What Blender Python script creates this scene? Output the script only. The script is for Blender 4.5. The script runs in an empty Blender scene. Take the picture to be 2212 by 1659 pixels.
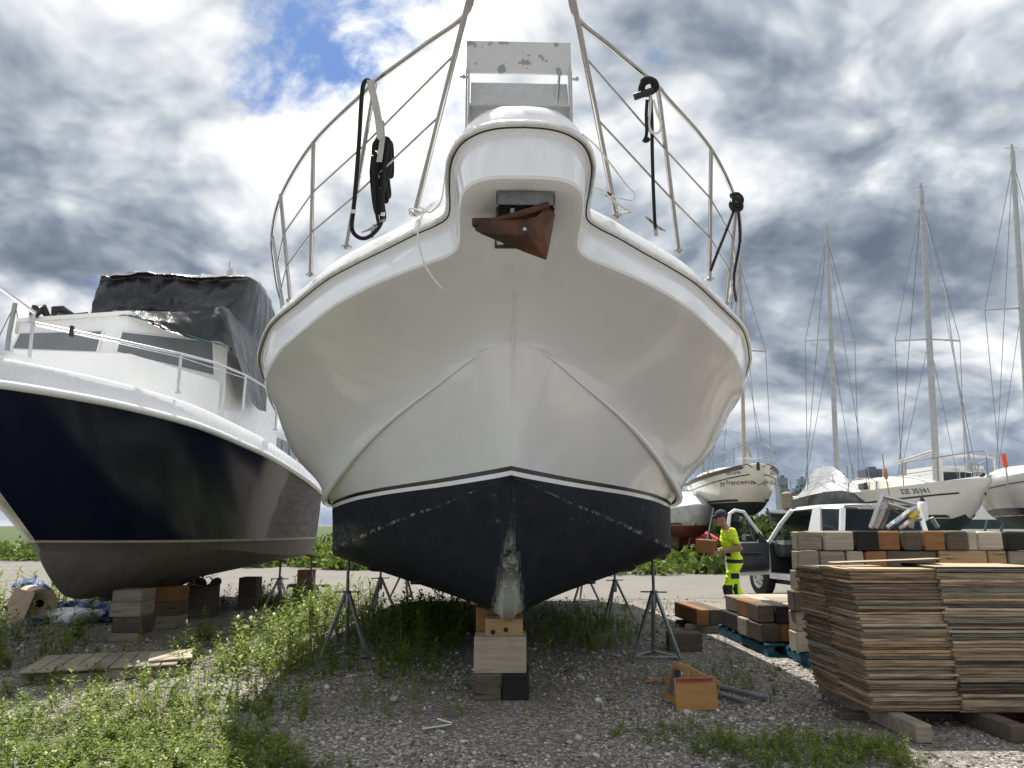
import bpy, bmesh, math, random
import numpy as np
from mathutils import Vector, Matrix, Euler, noise as mnoise
random.seed(7); np.random.seed(7)
R = math.radians
scene = bpy.context.scene
col = scene.collection
# ------------------------------------------------------------------ camera
CAM_H = 1.5
PITCH = math.atan((1135 - 829.5) / 1671.0)
cam_d = bpy.data.cameras.new('camera'); cam = bpy.data.objects.new('camera', cam_d); col.objects.link(cam)
cam_d.sensor_width = 36.0; cam_d.lens = 1671.0 / 2212.0 * 36.0
cam_d.clip_start = 0.05; cam_d.clip_end = 6000
cam.location = (0, 0, CAM_H); cam.rotation_euler = (math.pi / 2 + PITCH, 0, 0)
scene.camera = cam
# ------------------------------------------------------------------ sky + sun
SUN_EL, SUN_AZ = R(64), R(-16)          # azimuth from +Y towards +X
SUN_STR = 4.5
scene.view_settings.view_transform = 'Standard'; scene.view_settings.look = 'None'
scene.view_settings.gamma = 1.0; scene.view_settings.use_curve_mapping = False
scene.view_settings.exposure = 0.66
scene.cycles.max_bounces = 5; scene.cycles.diffuse_bounces = 2; scene.cycles.glossy_bounces = 3
scene.cycles.transmission_bounces = 4; scene.cycles.transparent_max_bounces = 6
scene.cycles.use_denoising = True
scene.cycles.sample_clamp_indirect = 6.0
world = bpy.data.worlds.new('World'); scene.world = world; world.use_nodes = True

class NT:
    """small helper for node trees"""
    def __init__(s, tree): s.t = tree; s.n = tree.nodes; s.l = tree.links
    def node(s, typ, **kw):
        nd = s.n.new(typ)
        for k, v in kw.items(): setattr(nd, k, v)
        return nd
    def put(s, sock, val):
        if val is None: return
        if isinstance(val, bpy.types.NodeSocket): s.l.new(val, sock)
        elif hasattr(sock, 'default_value'):
            if isinstance(val, (tuple, list)) and len(val) == 3 and sock.type == 'RGBA': val = (*val, 1)
            sock.default_value = val
    def math(s, op, a, b=None, c=None, clamp=False):
        nd = s.node('ShaderNodeMath', operation=op, use_clamp=clamp)
        s.put(nd.inputs[0], a); s.put(nd.inputs[1], b)
        if c is not None: s.put(nd.inputs[2], c)
        return nd.outputs[0]
    def vmath(s, op, a, b=None):
        nd = s.node('ShaderNodeVectorMath', operation=op)
        s.put(nd.inputs[0], a); s.put(nd.inputs[1], b)
        return nd.outputs[0]
    def noise(s, vec, scale, detail=4, rough=.5, dist=0, out='Fac', dims='3D', w=None):
        nd = s.node('ShaderNodeTexNoise', noise_dimensions=dims)
        s.put(nd.inputs['Vector'], vec); s.put(nd.inputs['Scale'], scale); s.put(nd.inputs['Detail'], detail)
        s.put(nd.inputs['Roughness'], rough); s.put(nd.inputs['Distortion'], dist)
        if w is not None: s.put(nd.inputs['W'], w)
        return nd.outputs[out]
    def vor(s, vec, scale, feature='F1', out='Distance', rnd=1):
        nd = s.node('ShaderNodeTexVoronoi', feature=feature)
        s.put(nd.inputs['Vector'], vec); s.put(nd.inputs['Scale'], scale); s.put(nd.inputs['Randomness'], rnd)
        return nd.outputs[out]
    def ramp(s, fac, stops, interp='LINEAR'):
        nd = s.node('ShaderNodeValToRGB'); nd.color_ramp.interpolation = interp
        el = nd.color_ramp.elements
        while len(el) < len(stops): el.new(.5)
        for e, (p, c) in zip(el, stops):
            e.position = p
            if isinstance(c, (int, float)): c = (c, c, c)
            e.color = (*c[:3], 1)
        s.put(nd.inputs[0], fac); return nd.outputs[0]
    def mix(s, fac, a, b, typ='MIX'):
        nd = s.node('ShaderNodeMix', data_type='RGBA', blend_type=typ)
        s.put(nd.inputs[0], fac); s.put(nd.inputs[6], a); s.put(nd.inputs[7], b)
        return nd.outputs[2]
    def smooth(s, x, lo, hi):
        nd = s.node('ShaderNodeMapRange', interpolation_type='SMOOTHSTEP')
        s.put(nd.inputs[0], x); s.put(nd.inputs[1], lo); s.put(nd.inputs[2], hi)
        return nd.outputs[0]
    def lin(s, x, lo, hi, a=0., b=1.):
        nd = s.node('ShaderNodeMapRange')
        s.put(nd.inputs[0], x); s.put(nd.inputs[1], lo); s.put(nd.inputs[2], hi); s.put(nd.inputs[3], a); s.put(nd.inputs[4], b)
        return nd.outputs[0]
    def scale(s, vec, sc):
        nd = s.node('ShaderNodeMapping'); s.put(nd.inputs['Vector'], vec); nd.inputs['Scale'].default_value = sc
        return nd.outputs[0]

def build_world():
    t = NT(world.node_tree); t.n.clear()
    out = t.node('ShaderNodeOutputWorld'); bg = t.node('ShaderNodeBackground'); t.l.new(bg.outputs[0], out.inputs[0])
    sky = t.node('ShaderNodeTexSky', sky_type='NISHITA'); sky.sun_disc = False
    sky.sun_elevation = SUN_EL; sky.sun_rotation = SUN_AZ; sky.altitude = 80; sky.air_density = 1.2; sky.dust_density = 1.0; sky.ozone_density = 2.0
    tc = t.node('ShaderNodeTexCoord'); sep = t.node('ShaderNodeSeparateXYZ'); t.l.new(tc.outputs['Generated'], sep.inputs[0])
    zz = t.math('MAXIMUM', sep.outputs[2], 0.0)
    den = t.math('MULTIPLY', t.math('ADD', zz, 0.50), .52)
    px = t.math('DIVIDE', sep.outputs[0], den); py = t.math('DIVIDE', sep.outputs[1], den)
    cv = t.node('ShaderNodeCombineXYZ'); t.put(cv.inputs[0], px); t.put(cv.inputs[1], py); cv.inputs[2].default_value = 3.7
    base = t.vmath('ADD', cv.outputs[0], (CLOUD_OFF[0], CLOUD_OFF[1], CLOUD_OFF[2]))
    warp = t.noise(base, 1.6, 2, .5, out='Color')
    wv = t.vmath('SCALE', t.vmath('SUBTRACT', warp, (.5, .5, .5))); wv.node.inputs['Scale'].default_value = .30
    p = t.vmath('ADD', base, wv)
    def dens(vec, det):
        big = t.noise(vec, .80, 1, .5)
        fine = t.noise(vec, 2.3, det, .60)
        return t.math('ADD', t.math('MULTIPLY', big, .48), t.math('MULTIPLY', fine, .52))
    d0 = dens(p, 8)
    # a second sample towards the sun: where cloud thins in that direction the edge is lit
    d1 = dens(t.vmath('ADD', p, (math.sin(SUN_AZ) * .15, -.20, .05)), 4)
    cover = t.smooth(t.math('ADD', d0, t.lin(zz, .0, .28, .075, 0)), .375, .455)
    lit = t.math('SUBTRACT', d0, d1)
    thick = t.lin(d0, .40, .62)
    lum = t.math('ADD', t.math('SUBTRACT', .90, t.math("MULTIPLY", thick, .66)), t.math('MULTIPLY', lit, 3.5))
    lum = t.math('ADD', lum, t.math('MULTIPLY', t.math('SUBTRACT', zz, .35), .16))
    puff = t.math('MULTIPLY', t.math('SUBTRACT', .42, t.vor(t.vmath('ADD', p, t.vmath('SCALE', warp)), 5.0, 'F1')), .30)
    fineb = t.math('MULTIPLY', t.math('SUBTRACT', t.noise(p, 9, 3, .6), .5), .36)
    lum = t.math('ADD', lum, t.math('ADD', puff, fineb), clamp=True)
    ccol = t.ramp(lum, [(0, (.10, .125, .165)), (.2, (.165, .195, .245)), (.42, (.31, .345, .39)), (.65, (.55, .57, .59)), (.86, (.78, .785, .78)), (1, (1.04, 1.03, 1.0))])
    # towards the horizon the far cloud base greys to blue
    hz = t.smooth(zz, .0, .17)
    ccol = t.mix(hz, t.mix(.45, ccol, (.25, .32, .43)), ccol)
    csc = t.vmath('SCALE', ccol); csc.node.inputs['Scale'].default_value = CLOUD_GAIN
    blue = t.mix(1, sky.outputs[0], (.40, .52, .70), 'MULTIPLY')
    allc = t.mix(cover, blue, csc)
    t.put(bg.inputs[0], allc); bg.inputs[1].default_value = .1
CLOUD_OFF = (15.1, 13.2, 3.1); CLOUD_GAIN = 9.7
build_world()
sun_d = bpy.data.lights.new('sun', 'SUN'); sun = bpy.data.objects.new('sun', sun_d); col.objects.link(sun)
sun_d.energy = SUN_STR; sun_d.angle = R(.53); sun_d.color = (1.0, .95, .87)
sd = Vector((math.sin(SUN_AZ) * math.cos(SUN_EL), math.cos(SUN_AZ) * math.cos(SUN_EL), math.sin(SUN_EL)))
sun.rotation_euler = sd.to_track_quat('Z', 'Y').to_euler(); sun.location = sd * 60

# ------------------------------------------------------------------ measuring helpers (site survey: bearing in a 2212x1659 frame + distance north)
_c, _s = math.cos(PITCH), math.sin(PITCH)
def ray(x, y):
    a = (x - 1106.0) / 1671.0; b = (829.5 - y) / 1671.0
    return Vector((a, _c - b * _s, _s + b * _c))
def at(x, y, Y):
    d = ray(x, y); return d * (Y / d.y) + Vector((0, 0, CAM_H))
def gr(x, y, z=0.0):
    d = ray(x, y); return d * ((z - CAM_H) / d.z) + Vector((0, 0, CAM_H))

# ------------------------------------------------------------------ materials
MATS = {}
def newmat(name):
    m = bpy.data.materials.new(name); m.use_nodes = True; t = NT(m.node_tree); t.n.clear()
    out = t.node('ShaderNodeOutputMaterial'); b = t.node('ShaderNodeBsdfPrincipled'); t.l.new(b.outputs[0], out.inputs[0])
    MATS[name] = m; return m, t, b, out
def ocoord(t): return t.node('ShaderNodeTexCoord').outputs['Object']
def bump(t, b, h, strength=.3, dist=.01):
    n = t.node('ShaderNodeBump'); n.inputs['Strength'].default_value = strength; n.inputs['Distance'].default_value = dist
    t.put(n.inputs['Height'], h); t.put(b.inputs['Normal'], n.outputs[0])
def simple(name, c, rough=.5, metal=0, var=.18, scale=6, bmp=0, bscale=60, bdist=.004, coat=0, rnd=0):
    m, t, b, o = newmat(name); co = ocoord(t)
    n = t.noise(co, scale, 5, .6)
    lo = tuple(x * (1 - var) for x in c); hi = tuple(min(1, x * (1 + var)) for x in c)
    cc = t.ramp(n, [(.3, lo), (.7, hi)])
    if rnd:
        oi = t.node('ShaderNodeObjectInfo')
        f = t.lin(oi.outputs['Random'], 0, 1, 1 - rnd, 1 + rnd)
        sc = t.vmath('SCALE', cc); t.put(sc.node.inputs['Scale'], f); cc = sc
    t.put(b.inputs['Base Color'], cc)
    t.put(b.inputs['Roughness'], t.lin(n, .3, .7, max(.02, rough - .06), min(1, rough + .08)))
    b.inputs['Metallic'].default_value = metal
    if coat: b.inputs['Coat Weight'].default_value = coat; b.inputs['Coat Roughness'].default_value = .08
    if bmp: bump(t, b, t.noise(co, bscale, 5, .6), bmp, bdist)
    return m

def gelcoat(name, c, dirt=.5, rough=.24, streak=True):
    m, t, b, o = newmat(name); co = ocoord(t)
    n1 = t.noise(co, 1.1, 5, .6); n2 = t.noise(co, 14, 5, .65)
    cc = t.ramp(n1, [(.3, tuple(x * .93 for x in c)), (.7, c)])
    spk = t.math('MULTIPLY', t.smooth(t.noise(co, 46, 3, .6), .715, .775), dirt)
    cc = t.mix(spk, cc, (.13, .10, .075))
    if streak:
        st = t.smooth(t.noise(t.scale(co, (9, 9, .55)), 2.2, 6, .7), .58, .80)
        cc = t.mix(t.math('MULTIPLY', st, .12 * dirt), cc, (.36, .33, .27))
    t.put(b.inputs['Base Color'], cc)
    t.put(b.inputs['Roughness'], t.lin(n2, .3, .7, rough - .08, rough + .1))
    b.inputs['Coat Weight'].default_value = .35; b.inputs['Coat Roughness'].default_value = .06
    bump(t, b, t.noise(co, 1.5, 2, .5), .32, .03)
    return m
gelcoat('gelcoat', (.845, .868, .895), .5, .16)
gelcoat('gelcoat_deck', (.85, .855, .85), .35)
gelcoat('white_hull', (.78, .775, .74), .35)
gelcoat('cream_hull', (.80, .76, .66), .35)
simple('stainless', (.38, .375, .365), .12, 1.0, .10, 9)
simple('aluminium', (.55, .56, .57), .34, 1.0, .12, 14)
simple('galvanised', (.30, .33, .34), .48, .85, .25, 18, .2, 90)
simple('dark_steel', (.16, .16, .155), .45, .9, .3, 20)
simple('black_rope', (.012, .012, .014), .85, 0, .3, 40, .8, 160, .006)
simple('white_rope', (.74, .74, .71), .75, 0, .1, 30, .4, 200)
simple('black_rubber', (.018, .018, .02), .6, 0, .25, 20)
simple('black_stripe', (.012, .013, .017), .25, 0, .2, 8)
simple('bright_steel', (.74, .74, .73), .3, .75, .12, 12)
simple('grey_paint', (.46, .465, .455), .5, 0, .10, 22)

def chipped():
    m, t, b, o = newmat('chipped_panel'); co = ocoord(t)
    base = t.ramp(t.noise(co, 3, 4, .6), [(.3, (.52, .525, .51)), (.7, (.60, .60, .585))])
    chip = t.smooth(t.noise(t.scale(co, (1, 1, .75)), 12, 4, .55), .585, .615)
    t.put(b.inputs['Base Color'], t.mix(chip, base, (.27, .275, .28)))
    b.inputs['Roughness'].default_value = .45
chipped()

def bottom_paint():
    """dark blue antifouling, rubbed through along the stem and along the strakes"""
    m, t, b, o = newmat('bottom_paint'); co = ocoord(t)
    sep = t.node('ShaderNodeSeparateXYZ'); t.l.new(co, sep.inputs[0])
    ax = t.math('ABSOLUTE', sep.outputs[0]); z = sep.outputs[2]; y = sep.outputs[1]
    n = t.noise(co, 5, 6, .65); nf = t.noise(co, 40, 5, .7)
    cc = t.ramp(n, [(.25, (.008, .010, .017)), (.5, (.013, .016, .024)), (.68, (.024, .022, .027)), (.8, (.036, .029, .030))])
    # rubbed fore-foot: width grows towards the keel
    w = t.lin(z, .68, 1.55, .145, .010)
    fib = t.math('MULTIPLY', t.math('SUBTRACT', t.noise(t.scale(co, (26, 3, 1.6)), 3.0, 7, .72), .5), .22)
    m1 = t.math('SUBTRACT', w, t.math('ADD', ax, fib)); m1 = t.smooth(m1, -.03, .05)
    fore = t.math('LESS_THAN', y, 3.9)
    up = t.math('SUBTRACT', 1, t.smooth(z, 1.0, 1.75))
    brk = t.smooth(t.noise(co, 9, 6, .7), .38, .60)
    low = t.math('SUBTRACT', 1, t.smooth(z, .84, 1.25))
    worn = t.math('MULTIPLY', t.math('MULTIPLY', m1, fore), t.math('MAXIMUM', low, t.math('MULTIPLY', brk, up)))
    cc = t.mix(t.math('MULTIPLY', worn, .9), cc, t.ramp(nf, [(.3, (.42, .44, .38)), (.7, (.66, .67, .60))]))
    at_ = t.node('ShaderNodeAttribute', attribute_name='chine')
    ch = t.math('MULTIPLY', t.smooth(at_.outputs['Fac'], .80, .99), t.smooth(t.noise(t.scale(co, (4, 4, 4)), 3.2, 8, .78), .50, .60))
    ch = t.math('MULTIPLY', ch, t.math('LESS_THAN', y, 5.2))
    cc = t.mix(t.math('MULTIPLY', ch, .75), cc, (.40, .41, .36))
    px_ = t.math('MULTIPLY', t.smooth(sep.outputs[0], -1.38, -1.55), t.math('MULTIPLY', t.smooth(z, 1.24, 1.31), t.smooth(z, 1.56, 1.44)))
    sw = t.smooth(t.noise(t.scale(co, (3, 3, 5)), 3.5, 6, .7, 2.0), .42, .62)
    cc = t.mix(t.math('MULTIPLY', t.math('MULTIPLY', px_, sw), t.math('MULTIPLY', t.math('LESS_THAN', y, 5.2), .55)), cc, (.17, .165, .15))
    stk = t.math('MULTIPLY', t.smooth(t.noise(t.scale(co, (7, 1.1, 7)), 2.0, 5, .6), .66, .72), t.math('LESS_THAN', y, 4.6))
    cc = t.mix(t.math('MULTIPLY', stk, .30), cc, (.26, .28, .25))
    scr = t.math('MULTIPLY', t.smooth(t.noise(t.scale(co, (6, 6, 18)), 2.4, 8, .75), .68, .80), .35)
    cc = t.mix(scr, cc, (.20, .20, .18))
    t.put(b.inputs['Base Color'], cc); b.inputs['Roughness'].default_value = .62; b.inputs['Specular IOR Level'].default_value = .18
    bump(t, b, nf, .25, .004)
bottom_paint()
simple('bottom_scuff', (.25, .27, .26), .7, 0, .5, 30, .3, 50)

def rusty():
    m, t, b, o = newmat('rusty_steel'); co = ocoord(t)
    n = t.noise(co, 4, 6, .65)
    t.put(b.inputs['Base Color'], t.ramp(n, [(.3, (.022, .017, .015)), (.46, (.060, .028, .016)), (.60, (.13, .052, .022)), (.8, (.075, .042, .027))]))
    b.inputs['Roughness'].default_value = .62; b.inputs['Metallic'].default_value = .35
    bump(t, b, t.noise(co, 45, 6, .7), .4, .006)
rusty()

def wood(name, c1, c2, ax=0, sc=(1.2, 14, 14), rough=.85, rnd=.12, knots=.3):
    m, t, b, o = newmat(name); co = ocoord(t)
    oi = t.node('ShaderNodeObjectInfo')
    off = t.vmath('ADD', co, t.vmath('SCALE', (13.1, 7.3, 3.7))); t.put(off.node.inputs[1].links[0].from_node.inputs['Scale'], oi.outputs['Random'])
    s = [sc[1]] * 3; s[ax] = sc[0]
    g = t.noise(t.scale(off, tuple(s)), 1.6, 8, .62, 1.2)
    fine = t.noise(t.scale(off, tuple(x * 4 for x in s)), 2.0, 4, .6)
    cc = t.ramp(g, [(.25, c1), (.5, tuple((a + bb) / 2 for a, bb in zip(c1, c2))), (.75, c2)])
    crack = t.smooth(t.noise(t.scale(off, tuple((.5 if i == ax else 9) for i in range(3))), 2.2, 5, .55), .66, .70)
    cc = t.mix(t.math('MULTIPLY', crack, .9), cc, tuple(x * .22 for x in c1))
    stain = t.smooth(t.noise(off, 3.1, 4, .6), .55, .72)
    cc = t.mix(t.math('MULTIPLY', stain, knots), cc, tuple(x * .35 for x in c1))
    f = t.lin(oi.outputs['Random'], 0, 1, 1 - rnd, 1 + rnd); scl = t.vmath('SCALE', cc); t.put(scl.node.inputs['Scale'], f)
    t.put(b.inputs['Base Color'], scl); b.inputs['Roughness'].default_value = rough; b.inputs['Specular IOR Level'].default_value = .25
    bump(t, b, t.math('ADD', t.math('MULTIPLY', fine, .6), t.math('MULTIPLY', crack, -1.4)), .5, .006)
    return m
wood('wood_grey', (.17, .143, .11), (.36, .315, .25))
wood('wood_light', (.31, .265, .20), (.50, .44, .345))
wood('wood_black', (.012, .012, .013), (.038, .036, .034))
wood('wood_brown', (.19, .088, .038), (.35, .175, .075))
wood('wood_dark', (.07, .056, .043), (.155, .125, .095))
wood('wood_tan', (.30, .195, .095), (.47, .33, .17))
wood('wood_orange', (.34, .175, .065), (.48, .27, .11))
wood('wood_bluepaint', (.015, .065, .10), (.03, .12, .17))

# ------------------------------------------------------------------ mesh builder
def rotz(a): return Matrix.Rotation(a, 3, 'Z')
class MB:
    def __init__(s): s.v = []; s.f = []; s.mi = []
    def add(s, vs, fs, mi=0):
        o = len(s.v); s.v += [tuple(v) for v in vs]; s.f += [tuple(i + o for i in f) for f in fs]; s.mi += [mi] * len(fs); return s
    def box(s, c, size, rot=None, mi=0, ch=0.0):
        hx, hy, hz = [d / 2 for d in size]; c = Vector(c)
        if ch <= 0:
            P = [Vector((x * hx, y * hy, z * hz)) for z in (-1, 1) for y in (-1, 1) for x in (-1, 1)]
            F = [(0, 2, 3, 1), (4, 5, 7, 6), (0, 1, 5, 4), (2, 6, 7, 3), (0, 4, 6, 2), (1, 3, 7, 5)]
        else:
            bm = bmesh.new()
            for x in (-1, 1):
                for y in (-1, 1):
                    for z in (-1, 1):
                        for k in range(3):
                            q = [x * hx, y * hy, z * hz]
                            for j, sg in ((0, x), (1, y), (2, z)):
                                if j != k: q[j] -= sg * ch * random.uniform(.6, 1.4)
                            bm.verts.new(q)
            bmesh.ops.convex_hull(bm, input=bm.verts[:]); bm.verts.index_update()
            P = [v.co.copy() for v in bm.verts]; F = [tuple(v.index for v in f.verts) for f in bm.faces]; bm.free()
        if rot is not None: P = [rot @ p for p in P]
        return s.add([p + c for p in P], F, mi)
    def tube(s, path, r, n=8, cap=True, mi=0, closed=False, flat=1.0):
        P = [Vector(p) for p in path]; m = len(P); rr = r if isinstance(r, (list, tuple)) else [r] * m
        up = None; rings = []
        for i, p in enumerate(P):
            if closed: d = P[(i + 1) % m] - P[i - 1]
            else: d = (P[min(i + 1, m - 1)] - P[max(i - 1, 0)])
            if d.length < 1e-9: d = Vector((0, 0, 1))
            d.normalize()
            if up is None:
                up = Vector((0, 0, 1)) if abs(d.z) < .9 else Vector((1, 0, 0))
            a = d.cross(up)
            if a.length < 1e-6: a = d.cross(Vector((0, 1, 0)))
            a.normalize(); b = a.cross(d).normalized(); up = b
            rings.append([p + (a * math.cos(2 * math.pi * k / n) + b * math.sin(2 * math.pi * k / n) * flat) * rr[i] for k in range(n)])
        V = [q for g in rings for q in g]; F = []
        for i in range(m if closed else m - 1):
            j = (i + 1) % m
            for k in range(n): F.append((i * n + k, i * n + (k + 1) % n, j * n + (k + 1) % n, j * n + k))
        if cap and not closed: F.append(tuple(range(n - 1, -1, -1))); F.append(tuple((m - 1) * n + k for k in range(n)))
        return s.add(V, F, mi)
    def grid(s, rows, mi=0, closed=False, flip=False):
        n = len(rows[0]); V = [p for r in rows for p in r]; F = []
        for i in range(len(rows) - 1):
            for k in range(n if closed else n - 1):
                q = (i * n + k, i * n + (k + 1) % n, (i + 1) * n + (k + 1) % n, (i + 1) * n + k)
                F.append(q[::-1] if flip else q)
        return s.add(V, F, mi)
    def prism(s, poly, vec, mi=0):
        n = len(poly); P = [Vector(p) for p in poly]; Q = [p + Vector(vec) for p in P]
        F = [tuple(range(n - 1, -1, -1)), tuple(range(n, 2 * n))] + [(i, (i + 1) % n, n + (i + 1) % n, n + i) for i in range(n)]
        return s.add(P + Q, F, mi)
    def lathe(s, prof, n=16, c=(0, 0, 0), axis='Z', mi=0, rot=None):
        c = Vector(c); rows = []
        for r, h in prof:
            ring = []
            for k in range(n):
                a = 2 * math.pi * k / n; x, y = r * math.cos(a), r * math.sin(a)
                p = Vector((x, y, h)) if axis == 'Z' else (Vector((h, x, y)) if axis == 'X' else Vector((x, h, y)))
                if rot is not None: p = rot @ p
                ring.append(p + c)
            rows.append(ring)
        return s.grid(rows, mi, closed=True)
    def build(s, name, mat, parent=None, smooth=None, world=False, data=None):
        me = bpy.data.meshes.new(name)
        V = s.v
        if world and parent is not None:
            inv = Matrix.LocRotScale(parent.location, parent.rotation_euler, None).inverted()
            V = [tuple(inv @ Vector(p)) for p in V]
        me.from_pydata(V, [], s.f); 
        for mm in (mat if isinstance(mat, (list, tuple)) else [mat]): me.materials.append(MATS[mm])
        if isinstance(mat, (list, tuple)): me.polygons.foreach_set('material_index', s.mi)
        me.update()
        bm = bmesh.new(); bm.from_mesh(me)
        bmesh.ops.remove_doubles(bm, verts=bm.verts[:], dist=1e-5)
        bmesh.ops.recalc_face_normals(bm, faces=bm.faces[:]); bm.to_mesh(me); bm.free()
        if smooth is not None:
            me.polygons.foreach_set('use_smooth', [True] * len(me.polygons)); me.set_sharp_from_angle(angle=R(smooth))
        o = bpy.data.objects.new(name, me); col.objects.link(o); o.parent = parent
        return o
def tag(o, label=None, cat=None, group=None, kind=None):
    for k, v in (('label', label), ('category', cat), ('group', group), ('kind', kind)):
        if v: o[k] = v
    return o
def thing(name, label, cat, loc=(0, 0, 0), rz=0, group=None):
    e = bpy.data.objects.new(name, None); col.objects.link(e); e.location = loc; e.rotation_euler = (0, 0, rz)
    e.empty_display_size = .1
    return tag(e, label, cat, group)
def copy_tree(o, parent=None):
    c = o.copy(); col.objects.link(c); c.parent = parent
    for ch in list(o.children): copy_tree(ch, c)
    return c
def spline(pts, sub=6):
    """Catmull-Rom through tuples of any length"""
    P = [np.array(p, float) for p in pts]; out = []
    for i in range(len(P) - 1):
        p0 = P[max(i - 1, 0)]; p1 = P[i]; p2 = P[i + 1]; p3 = P[min(i + 2, len(P) - 1)]
        for k in range(sub):
            t = k / sub
            out.append(.5 * ((2 * p1) + (-p0 + p2) * t + (2 * p0 - 5 * p1 + 4 * p2 - p3) * t * t + (-p0 + 3 * p1 - 3 * p2 + p3) * t ** 3))
    out.append(P[-1]); return out
def text_mesh(s, size=1.0, shear=0.0, extr=0.0):
    cu = bpy.data.curves.new('t', 'FONT'); cu.body = s; cu.size = size; cu.shear = shear; cu.extrude = extr; cu.resolution_u = 3
    cu.align_x = 'CENTER'
    o = bpy.data.objects.new('t', cu); col.objects.link(o); dg = bpy.context.evaluated_depsgraph_get()
    me = bpy.data.meshes.new_from_object(o.evaluated_get(dg)); bpy.data.objects.remove(o); bpy.data.curves.remove(cu)
    V = [tuple(v.co) for v in me.vertices]; F = [tuple(p.vertices) for p in me.polygons]; bpy.data.meshes.remove(me)
    return V, F
ORD = ['first', 'second', 'third', 'fourth', 'fifth', 'sixth', 'seventh', 'eighth', 'ninth', 'tenth', 'eleventh', 'twelfth']
def nth(i):
    if i < 12: return ORD[i]
    k = i + 1; return '%d%s' % (k, {1: 'st', 2: 'nd', 3: 'rd'}.get(k % 10 if k % 100 not in (11, 12, 13) else 0, 'th'))
# ================================================================== GROUND
def ground_mat():
    m, t, b, o = newmat('gravel'); co = ocoord(t)
    v1 = t.node('ShaderNodeTexVoronoi', feature='F1'); t.put(v1.inputs['Vector'], co); v1.inputs['Scale'].default_value = 42
    sep = t.node('ShaderNodeSeparateColor'); t.l.new(v1.outputs['Color'], sep.inputs[0])
    stone = t.ramp(sep.outputs[0], [(0, (.14, .128, .112)), (.4, (.27, .25, .222)), (.75, (.40, .375, .34)), (.93, (.55, .53, .495)), (1, (.62, .605, .58))])
    edge = t.smooth(v1.outputs['Distance'], .35, .75)
    cc = t.mix(t.math('MULTIPLY', edge, .8), stone, (.10, .093, .083))
    soil = t.smooth(t.noise(co, .55, 6, .6), .46, .62)
    cc = t.mix(t.math('MULTIPLY', soil, .55), cc, (.15, .133, .11))
    t.put(b.inputs['Base Color'], cc); b.inputs['Roughness'].default_value = .95; b.inputs['Specular IOR Level'].default_value = .2
    bump(t, b, t.math('SUBTRACT', 1, v1.outputs['Distance']), .8, .02)
    m, t, b, o = newmat('road_gravel'); co = ocoord(t)
    n = t.noise(co, .7, 7, .62); n2 = t.noise(co, 26, 5, .7)
    cc = t.ramp(n, [(.3, (.135, .122, .107)), (.7, (.20, .185, .165))])
    cc = t.mix(.5, cc, t.ramp(n2, [(.3, (.08, .075, .067)), (.7, (.27, .255, .235))]))
    trk = t.smooth(t.noise(t.scale(co, (.05, 1.2, 1)), 1.0, 4, .5), .5, .62)
    cc = t.mix(t.math('MULTIPLY', trk, .3), cc, (.17, .155, .135))
    t.put(b.inputs['Base Color'], cc); b.inputs['Roughness'].default_value = .95; bump(t, b, n2, .5, .02)
    m, t, b, o = newmat('meadow'); co = ocoord(t)
    n = t.noise(co, .5, 8, .68)
    t.put(b.inputs['Base Color'], t.ramp(n, [(.3, (.035, .06, .018)), (.55, (.07, .105, .030)), (.75, (.12, .13, .055))]))
    b.inputs['Roughness'].default_value = 1; bump(t, b, t.noise(co, 6, 6, .7), .8, .15)
ground_mat()
def sheet(name, x0, x1, y0, y1, z, mat, nx=2, ny=2, wob=0):
    mb = MB(); rows = []
    for j in range(ny):
        y = y0 + (y1 - y0) * j / (ny - 1)
        rows.append([Vector((x0 + (x1 - x0) * i / (nx - 1), y + (wob * mnoise.noise(Vector((i * .35, j * 1.7, 3))) if wob and j in (0, ny - 1) else 0), z)) for i in range(nx)])
    mb.grid(rows); return tag(mb.build(name, mat), kind='structure')
sheet('ground', -2500, 2500, -400, 4500, 0, 'gravel')
sheet('gravel_road', -90, 120, 16.6, 33.5, .005, 'road_gravel', 90, 2, 1.2)
sheet('meadow', -900, 900, 34.5, 1500, .010, 'meadow', 90, 2, 1.0)

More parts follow.
